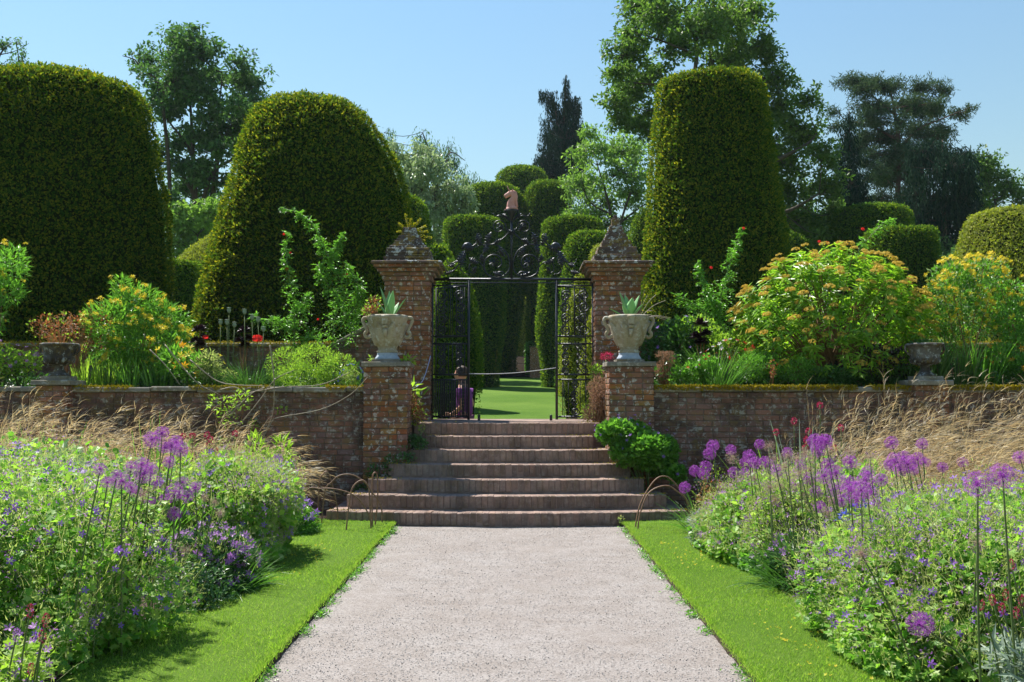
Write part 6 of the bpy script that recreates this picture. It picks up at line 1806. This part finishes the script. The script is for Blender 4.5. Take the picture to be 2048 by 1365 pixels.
# feather grass: clumps leaning with the wind
def feather(px, Y, L, n, label, side):
    b = on(px, Y)
    t = thing('feather_grass', label, 'grass', b, group='feather grass clumps in the %s border' % side)
    a = rng.uniform(0, 2 * np.pi, n); r = .14 * rng.random(n) ** .5
    root = np.stack([r * np.cos(a), r * np.sin(a), np.zeros(n)], 1)
    o = .28 * rng.random(n)
    d = np.stack([np.cos(a) * o + .10, np.sin(a) * o - .04, np.ones(n)], 1)
    bend = np.stack([np.cos(a) * .35 + rng.uniform(.2, 1.5, n), np.sin(a) * .35, -rng.uniform(.1, 1.1, n)], 1)
    Ls = L * rng.uniform(.6, 1.12, n)
    V, Fs = ribbons(root, d, Ls, rng.uniform(.005, .008, n), bend, 7)
    st = V.reshape(n, 16, 3)
    # drooping awns near the tips
    k = 8; tipa = st[:, 11]; tipb = st[:, -1]
    f = rng.random((n, k, 1))
    rp = (tipa[:, None] * (1 - f) + tipb[:, None] * f).reshape(-1, 3); m = len(rp)
    tv = np.repeat(nrm(tipb - tipa), k, 0)
    V2 = ribbons(rp, tv + .35 * rvec(m), rng.uniform(.09, .20, m), rng.uniform(.005, .009, m), np.tile([.5, 0, -.5], (m, 1)) + .4 * rvec(m), 3)
    add('awns', npmesh('awns', *join([(V, Fs), V2])), M['straw'], t, kind='stuff')
    m = n; a = rng.uniform(0, 6.28, m)
    V3 = ribbons(root[:m], np.stack([np.cos(a) * .5, np.sin(a) * .5, np.ones(m)], 1), L * .62 * rng.uniform(.5, 1, m), np.full(m, .009), np.stack([np.cos(a), np.sin(a), -np.ones(m)], 1) * .6, 4)
    add('leaves', npmesh('leaves', *V3), M['grassy'], t, kind='stuff')
fl = [(-60,11.8,1.75,'beyond the left picture edge side, leaning in'),(20,12.3,1.75,'first from the left picture edge'),(85,12.0,1.6,'just in front of the squat urn pier'),(160,12.4,1.7,'right of the squat urn pier'),(225,12.0,1.5,'third clump along the left wall'),
      (290,12.4,1.55,'behind the green iris leaves'),(350,12.1,1.45,'behind the purple alliums of the left border'),(415,12.4,1.55,'in the middle of the left wall'),(470,12.2,1.35,'last clump before the bare bricks'),(40,11.3,1.35,'lower clump in front at the left edge'),(190,11.4,1.25,'lower clump in front of the wall'),(-10,12.7,1.9,'tallest one by the wall at the left edge')]
for i, (px, Y, L, w) in enumerate(fl): feather(px, Y, L * .93, 150, 'straw coloured feather grass leaning right, ' + w, 'left')
fr = [(1645,12.0,1.55,'nearest the bare bricks of the right wall'),(1700,12.3,1.75,'second clump along the right wall'),(1755,11.9,1.55,'behind the purple allium drift'),(1795,12.4,1.9,'left of the dark urn pier'),(1850,11.8,1.6,'right in front of the dark urn pier'),(1905,12.4,1.9,'right of the dark urn pier'),
      (1960,12.0,1.75,'second clump right of the dark urn pier'),(2020,12.4,1.95,'close to the right picture edge'),(2090,12.0,1.8,'at the right picture edge'),(1720,11.0,1.25,'lower clump behind the blue iris'),(1850,10.8,1.35,'lower clump above the right geraniums'),(1960,10.6,1.4,'lower clump nearest the right picture edge'),(1615,11.4,1.1,'thin low clump left of the others')]
for i, (px, Y, L, w) in enumerate(fr): feather(px, Y, L * .95, 150, 'straw coloured feather grass leaning right, ' + w, 'right')
feather(1740, 9.3, 1.05, 110, 'small brownish feather grass tuft beside the blue iris', 'right')

# alliums
def allium_data(dry):
    out = []
    for v in range(3):
        n = 105
        i = np.arange(n) + .5; ph = np.arccos(1 - 2 * i / n); th = np.pi * (1 + 5 ** .5) * i
        q = np.stack([np.cos(th) * np.sin(ph), np.sin(th) * np.sin(ph), np.cos(ph)], 1); q = nrm(q + .12 * rvec(n))
        if dry: q = q[rng.random(n) < .8]; 
        m = len(q); rr = rng.uniform(.78, 1.0, m)
        a1 = inst(_flower(6, .16, .35), q * rr[:, None], rvec(m), q, .24 if not dry else .17)
        a2 = inst((np.array([(-.02,0,0),(.02,0,0),(0,1,0)], float), np.array([(0,1,2)])), q * .05, q, rvec(m), rr)
        me = npmesh('flower_head', *join([a1, a2])); me.materials.append(M['allium_dry' if dry else 'allium']); out.append(me)
    return out
AL = {0: allium_data(False), 1: allium_data(True)}
mb = MB(); mb.lathe([(.12,-.12),(.16,0),(.12,.12)], 8); _core = mb.build('core')
def allium(px, py, r, dry, label, group, Y=None, lean=None):
    R_ = .058 if not dry else .052
    if Y is None:
        Y = min(11.3, max(4.6, R_ * F / r, (2.35 if px < 1024 else 2.15) * F / abs(px - 1024)))
        if 1245 <= px <= 1380: Y = 10.6
    R_ = r * Y / F
    c = P(px, py, Y); lean = rng.normal(0, .07) + (.08 if px > 1024 else -.08) if lean is None else lean
    t = thing('allium', label, 'flower', (c.x + lean, Y + rng.normal(0, .04), .03), group=group)
    b = Vector(t.location)
    mb = MB(); e = c - b
    sp = smoothpath([(0, 0, 0), (e.x * .35 + rng.normal(0, .01), e.y * .4, e.z * .5), e * .98], 8); mb.tube(sp, [.0065 - .0003 * i for i in range(len(sp))], 6)
    add('stem', mb.build('stem'), M['stem'], t)
    o = add('flower_head', random.choice(AL[1 if dry else 0]), None, t, loc=tuple(e), rot=(rng.uniform(0, .5), rng.uniform(0, .5), rng.uniform(0, 6)))
    o.scale = (R_, R_, R_ * .93)
lA = 'purple allium in the tight drift before the left feather grass'
lB = 'purple globe allium in the middle of the left border'
lD = 'faded brown globe allium in the left border'
for x, y, r in [(304,880,17),(324,867,15),(343,892,15),(361,900,16),(352,884,14),(330,895,13)]: allium(x, y, r, 0, lA, 'alliums of the left drift')
for x, y, r in [(200,938,13),(243,962,18),(287,948,20),(283,928,15),(349,984,18),(339,924,13),(375,992,13),(262,975,13),(302,938,14),(233,950,12)]: allium(x, y, r, 0, lB, 'alliums in the middle of the left border', Y=2.32 * F / abs(x - 1024))
allium(348, 1028, 15, 0, 'lone round purple allium below the others in the left border', 'single alliums', Y=6.6)
allium(555, 918, 11, 0, 'single purple allium against the brick wall in the left border', 'single alliums')
for x, y, r in [(429,1004,11),(441,1026,11),(287,988,17),(320,975,13),(410,995,9),(371,1101,12)]: allium(x, y, r, 1, lD, 'faded alliums in the left border', Y=2.35 * F / abs(x - 1024))
allium(593, 972, 9, 1, 'small faded allium beside the leftmost hoop', 'single alliums')
rA = 'purple allium in the group at the path end of the right border'
for x, y, r in [(1426,892,13),(1419,908,13),(1390,942,12),(1412,934,13),(1408,950,11),(1462,900,11),(1467,945,12)]: allium(x, y, r, 0, rA, 'alliums at the path end of the right border')
allium(1369, 975, 12, 0, 'lone purple allium leaning out towards the right hoops', 'single alliums', lean=.15)
rB = 'purple allium in the long drift below the right wall'
for x, y, r in [(1519,889,11),(1498,912,13),(1510,926,13),(1530,924,12),(1554,942,13),(1629,882,15),(1651,882,15),(1635,900,14),(1657,930,15),(1700,925,15),(1649,952,17),(1642,884,13),(1575,905,11),(1490,925,11),(1540,930,12),(1580,955,12)]: allium(x, y, r, 0, rB, 'alliums of the long right drift')
rC = 'purple allium in the dense low drift before the right feather grass'
for x, y, r in [(1723,980,20),(1701,980,19),(1731,960,18),(1715,1000,17),(1735,945,14),(1695,965,16),(1742,985,15)]: allium(x, y, r, 0, rC, 'alliums of the dense low right drift')
rE = 'purple globe allium standing in the right feather grass'
for x, y, r in [(1783,886,14),(1844,888,12),(1789,922,17),(1815,928,17),(1835,918,14),(1808,915,14),(1800,940,14),(1850,925,11),(1885,935,11),(1925,925,11),(1780,930,13),(1826,938,13),(2040,915,14)]: allium(x, y, r, 0, rE, 'alliums in the right feather grass')
allium(1955, 968, 27, 0, 'large near purple allium on a tall stem at the right, the left one of two', 'near alliums on tall stems', lean=.05)
allium(2005, 952, 26, 0, 'large near purple allium on a tall stem at the right, the right one of two', 'near alliums on tall stems', lean=.06)
allium(1839, 1248, 26, 0, 'large perfectly round purple allium low over the near right geraniums', 'near alliums on tall stems', lean=.35)
allium(1723, 1108, 24, 1, 'large half faded allium leaning left over the near right geraniums', 'near alliums on tall stems', Y=5.4, lean=.30)
allium(1955, 1086, 19, 1, 'half faded allium below the two large purple ones at the right', 'near alliums on tall stems')
allium(1983, 1028, 17, 1, 'faded purple allium right under the two large purple ones', 'near alliums on tall stems')
rD = 'faded greenish brown globe allium in the right border'
for x, y, r in [(1464,916,14),(1538,892,13),(1548,918,14),(1575,912,14),(1595,918,14),(1619,916,13),(1508,956,12),(1540,975,13),(1560,970,12),(1600,945,14),(1470,970,12),(1480,990,11),(1550,1000,12),(1620,940,13),(1610,985,12),(1665,1000,13),(1660,905,12),(1700,905,13),(1570,935,12),(1845,965,11),(1625,965,12)]:
    allium(x, y, r, 1, rD, 'faded alliums in the right border')

rF = 'purple allium low in the thick of the right border'
for x, y, r in [(1492,948,13),(1515,968,12),(1533,985,13),(1556,962,12),(1572,990,13),(1592,968,14),(1604,1000,12),(1618,958,14),(1632,984,13),(1668,978,15),(1682,1002,14),(1748,1010,15),(1600,930,12),(1672,945,15),(1762,960,14),(1444,975,11),(1640,1015,13)]: allium(x, y, r, 0, rF, 'alliums low in the right border', Y=max(6.9, 2.5 * F / abs(x - 1024)) + rng.uniform(0, .5))
rG = 'half faded mauve allium low in the right border'
for x, y, r in [(1502,985,12),(1524,1010,12),(1548,1022,11),(1584,1018,12),(1616,1030,12),(1658,1025,13),(1700,1040,13),(1585,945,12),(1610,905,12),(1740,915,12),(1480,960,11)]: allium(x, y, r, 1, rG, 'half faded alliums low in the right border', Y=max(6.9, 2.5 * F / abs(x - 1024)) + rng.uniform(0, .4))
lE = 'purple allium low in the thick of the left border'
for x, y, r in [(262,935,14),(312,965,14),(330,1000,13),(365,965,13),(390,975,12),(300,1005,12),(215,965,13),(272,985,13)]: allium(x, y, r, 0, lE, 'alliums low in the left border', Y=2.5 * F / abs(x - 1024))
# crimson thistles, burnets, blue iris
def knob(px, py, Y, s, L, label, group, lean=0, mat='crimson', name='crimson_thistle'):
    c = P(px, py, Y); t = thing(name, label, 'flower', (c.x + lean, Y, .03), group=group); e = c - Vector(t.location)
    mb = MB(); mb.tube(smoothpath([(0, 0, 0), (e.x * .3, 0, e.z * .55), e], 8), .004, 5); add('stem', mb.build('stem'), M['stem'], t)
    n = 70; q = rvec(n); p = q * [s * .8, s * .8, s * L]
    add('flower_head', leaf_mesh('flower_head', T_LEAF, p + np.array(e), q + .3 * rvec(n), rvec(n), s * .75), M[mat], t)
for x, y in [(366,873),(385,872),(414,870),(420,879),(419,888),(430,901),(470,868)]: knob(x, y, 11.0, .026, 1, 'small crimson thistle head behind the left alliums', 'crimson thistles in the left border')
for x, y in [(1640,811),(1588,842),(1552,865),(1682,856),(1617,863),(1613,880),(1611,895),(1668,897)]: knob(x, y, 11.2, .028, 1, 'small crimson thistle head behind the right alliums', 'crimson thistles in the right border')
for x, y in [(2022,1130),(1985,1200),(2012,1190),(2004,1218),(2044,1202),(1962,1209),(2032,1226)]: knob(x, y, 4.7, .013, 1.7, 'dark red burnet bobble at the lower right edge', 'red burnets at the right edge', .1, name='burnet')
for x, y in [(33,1270),(60,1222),(92,1241),(85,1273),(62,1340)]: knob(x, y, 4.6, .013, 2.1, 'pinkish burnet bobble in the lower left corner', 'pink burnets in the left corner', -.05, 'mauve' if x < 40 else 'crimson', 'burnet')
t = thing('blue_iris', 'vivid blue irises in front of the dense allium drift', 'flower', on(1710, 7.3))
for x, y, s in ((1690,1030,.05),(1712,1015,.05),(1728,1008,.045),(1680,1040,.035)):
    c = P(x, y, 7.3) - Vector(t.location)
    mb = MB(); mb.tube([(0, 0, 0), (c.x * .5, 0, c.z * .5), c], .005, 5); add('stem', mb.build('stem'), M['stem'], t)
    n = 9; q = rvec(n); q[:, 2] = q[:, 2] * .6 + .1
    add('flower', leaf_mesh('flower', T_LEAF, np.array(c)[None] + q * .01, q, rvec(n) + [0, 0, 1], s), M['blue'], t)
# orange flowers at the right verge
t = thing('orange_flowers', 'small orange yellow flower group at the right grass verge', 'flower', tuple(P(1665, 1278, 6.3).xy) + (.06,))
blooms(t, 'orange_lily', [(rng.normal(0, .03), rng.normal(0, .02), .03 + rng.random() * .03) for _ in range(7)], [(0, -.3, 1)] * 7, .016)

# ------------------------------------------------------------ person behind the gate
def skinned(name, verts, edges, radii, mat, parent, lvl=2):
    me = bpy.data.meshes.new(name); me.from_pydata(verts, edges, []); me.update()
    me.materials.append(mat)
    o = bpy.data.objects.new(name, me); COL.objects.link(o); o.parent = parent
    m = o.modifiers.new('skin', 'SKIN'); m.use_smooth_shade = True
    for i, r in enumerate(radii):
        d = me.skin_vertices[0].data[i]; d.radius = r if isinstance(r, tuple) else (r, r); d.use_root = (i == 0)
    s = o.modifiers.new('sub', 'SUBSURF'); s.levels = lvl; s.render_levels = lvl
    return o
pY = 17.0; px_ = P(930, 785, pY).x
person = thing('person', 'person in a purple short sleeved shirt standing half hidden behind the open gate leaf', 'person', (px_, pY, terrain(pY)), (0, 0, R(165)))
# x forward, y left
V = [(0,0,.95),(.0,0,1.12),(.02,0,1.30),(.03,0,1.43),(.05,0,1.52),(.06,0,1.60),
     (.02,.17,1.40),(-.03,.24,1.12),(.16,.20,.98),(.22,.18,.97),
     (.02,-.17,1.40),(-.05,-.25,1.13),(.12,-.22,.96),(.19,-.20,.93),
     (0,.10,.88),(.02,.11,.50),(-.02,.11,.09),(.15,.12,.03),
     (0,-.10,.88),(.03,-.11,.50),(0,-.11,.09),(.17,-.12,.03)]
E = [(0,1),(1,2),(2,3),(3,4),(4,5),(3,6),(6,7),(7,8),(8,9),(3,10),(10,11),(11,12),(12,13),(0,14),(14,15),(15,16),(16,17),(0,18),(18,19),(19,20),(20,21)]
Rd = [.10,.10,.10,.085,.055,.06,.06,.045,.032,.028,.06,.045,.032,.028,.075,.050,.040,.035,.075,.050,.040,.035]
skinned('body', V, E, Rd, M['skin'], person)
skinned('shirt', [(0,0,.88),(0,0,1.12),(.02,0,1.30),(.03,0,1.43),(.02,.17,1.40),(-.01,.22,1.22),(.02,-.17,1.40),(-.02,-.225,1.22)], [(0,1),(1,2),(2,3),(3,4),(4,5),(3,6),(6,7)],
        [.150,.145,.150,.105,.080,.072,.080,.072], M['shirt'], person)
skinned('trousers', [(0,0,.90),(0,.10,.86),(.02,.11,.50),(-.02,.11,.12),(0,-.10,.86),(.03,-.11,.50),(0,-.11,.12)], [(0,1),(1,2),(2,3),(0,4),(4,5),(5,6)],
        [.125,.10,.078,.065,.10,.078,.065], M['trousers'], person)
mb = MB(); mb.lathe([(.02,1.535),(.055,1.55),(.078,1.60),(.086,1.66),(.084,1.71),(.065,1.76),(.03,1.785),(.005,1.79)], 20, (.07, 0, 0))
me = mb.build('head')
for v in me.vertices:
    x = v.co.x - .07
    v.co.x = .07 + x * 1.18
    if x > .04 and abs(v.co.y) < .03 and 1.60 < v.co.z < 1.68: v.co.x += .02
add('head', me, M['skin'], person)
mb = MB(); mb.tube([(.165,0,1.685),(.19,0,1.655),(.172,0,1.64)], [.008,.014,.008], 6); add('nose', mb.build('nose'), M['skin'], person)
for s_ in (-1, 1):
    mb = MB(); mb.lathe([(.002,-.010),(.010,0),(.002,.010)], 8, (.155, s_ * .032, 1.685)); add('eye', mb.build('eye'), M['hair'], person)
    mb = MB(); mb.lathe([(.004,-.03),(.014,0),(.004,.03)], 8, (.06, s_ * .09, 1.67)); add('ear', mb.build('ear'), M['skin'], person)
    # hand with five bent fingers
    h0 = Vector((.22, .18, .97)) if s_ > 0 else Vector((.19, -.20, .93))
    for k in range(5):
        L = [.055, .075, .082, .076, .06][k]; off = (k - 2) * .017
        mb = MB()
        if k == 0: pts = [h0 + Vector((-.01, -s_ * .02, .02)), h0 + Vector((.02, -s_ * .045, .02)), h0 + Vector((.045, -s_ * .05, .0))]
        else: pts = [h0 + Vector((.0, 0, off * .9)), h0 + Vector((.05, -s_ * .01, off)), h0 + Vector((.05 + L * .6, -s_ * .025, off - .01)), h0 + Vector((.045 + L * .9, -s_ * .045, off - .02))]
        mb.tube(pts, [.012, .010, .009, .007][:len(pts)], 6); add('finger', mb.build('finger'), M['skin'], person)
mb = MB(); mb.tube([(.135,-.02,1.615),(.14,.0,1.613),(.135,.02,1.615)], .005, 5); add('mouth', mb.build('mouth'), M['trousers'], person)
mb = MB(); mb.lathe([(.088,1.62),(.096,1.68),(.093,1.73),(.072,1.775),(.035,1.80),(.003,1.806)], 20, (.045, 0, 0)); 
me = mb.build('hair')
for v in me.vertices: v.co.x = .05 + (v.co.x - .045) * 1.12
add('hair', me, M['hair'], person)

# ------------------------------------------------------------ labels of look-alikes say where in their row they stand
ORD = ['leftmost', 'second', 'third', 'fourth', 'fifth', 'sixth', 'seventh', 'eighth', 'ninth', 'tenth', 'eleventh', 'twelfth', 'thirteenth', 'fourteenth',
       'fifteenth', 'sixteenth', 'seventeenth', 'eighteenth', 'nineteenth', 'twentieth', 'twenty-first', 'twenty-second', 'twenty-third', 'twenty-fourth']
bpy.context.view_layer.update()
_by = {}
for o in COL.objects:
    if o.parent is None and 'label' in o and 'category' in o: _by.setdefault(o['label'], []).append(o)
def _px(o):
    h = [c for c in o.children if c.name.startswith(('flower_head', 'pod'))]
    p = h[0].matrix_world.translation if h and h[0].name.startswith('flower_head') else o.matrix_world.translation
    if h and h[0].data.name.startswith('flower_head') and h[0].location.length < 1e-6: 
        v = h[0].data.vertices[0].co; p = o.matrix_world @ v
    return p.x / p.y
for lb, os_ in _by.items():
    if len(os_) < 2: continue
    os_.sort(key=_px)
    for i, o in enumerate(os_):
        o['label'] = (lb + (', leftmost one' if i == 0 else ', rightmost one' if i == len(os_) - 1 else ', %s from left' % ORD[i]))
# faint summer haze
hm = bpy.data.materials.new('haze'); hm.use_nodes = True
for n_ in list(hm.node_tree.nodes):
    if n_.type != 'OUTPUT_MATERIAL': hm.node_tree.nodes.remove(n_)
pv = hm.node_tree.nodes.new('ShaderNodeVolumePrincipled'); pv.inputs['Density'].default_value = .00016
pv.inputs['Color'].default_value = (.72, .85, 1, 1); pv.inputs['Anisotropy'].default_value = .2
hm.node_tree.links.new(pv.outputs[0], hm.node_tree.nodes['Material Output'].inputs['Volume'])
mb = MB(); mb.box((-620, -80, -1.5), (620, 1000, 24.5))
add('haze', mb.build('haze'), hm, kind='stuff', label='faint blue summer haze lying over the whole garden', category='haze')
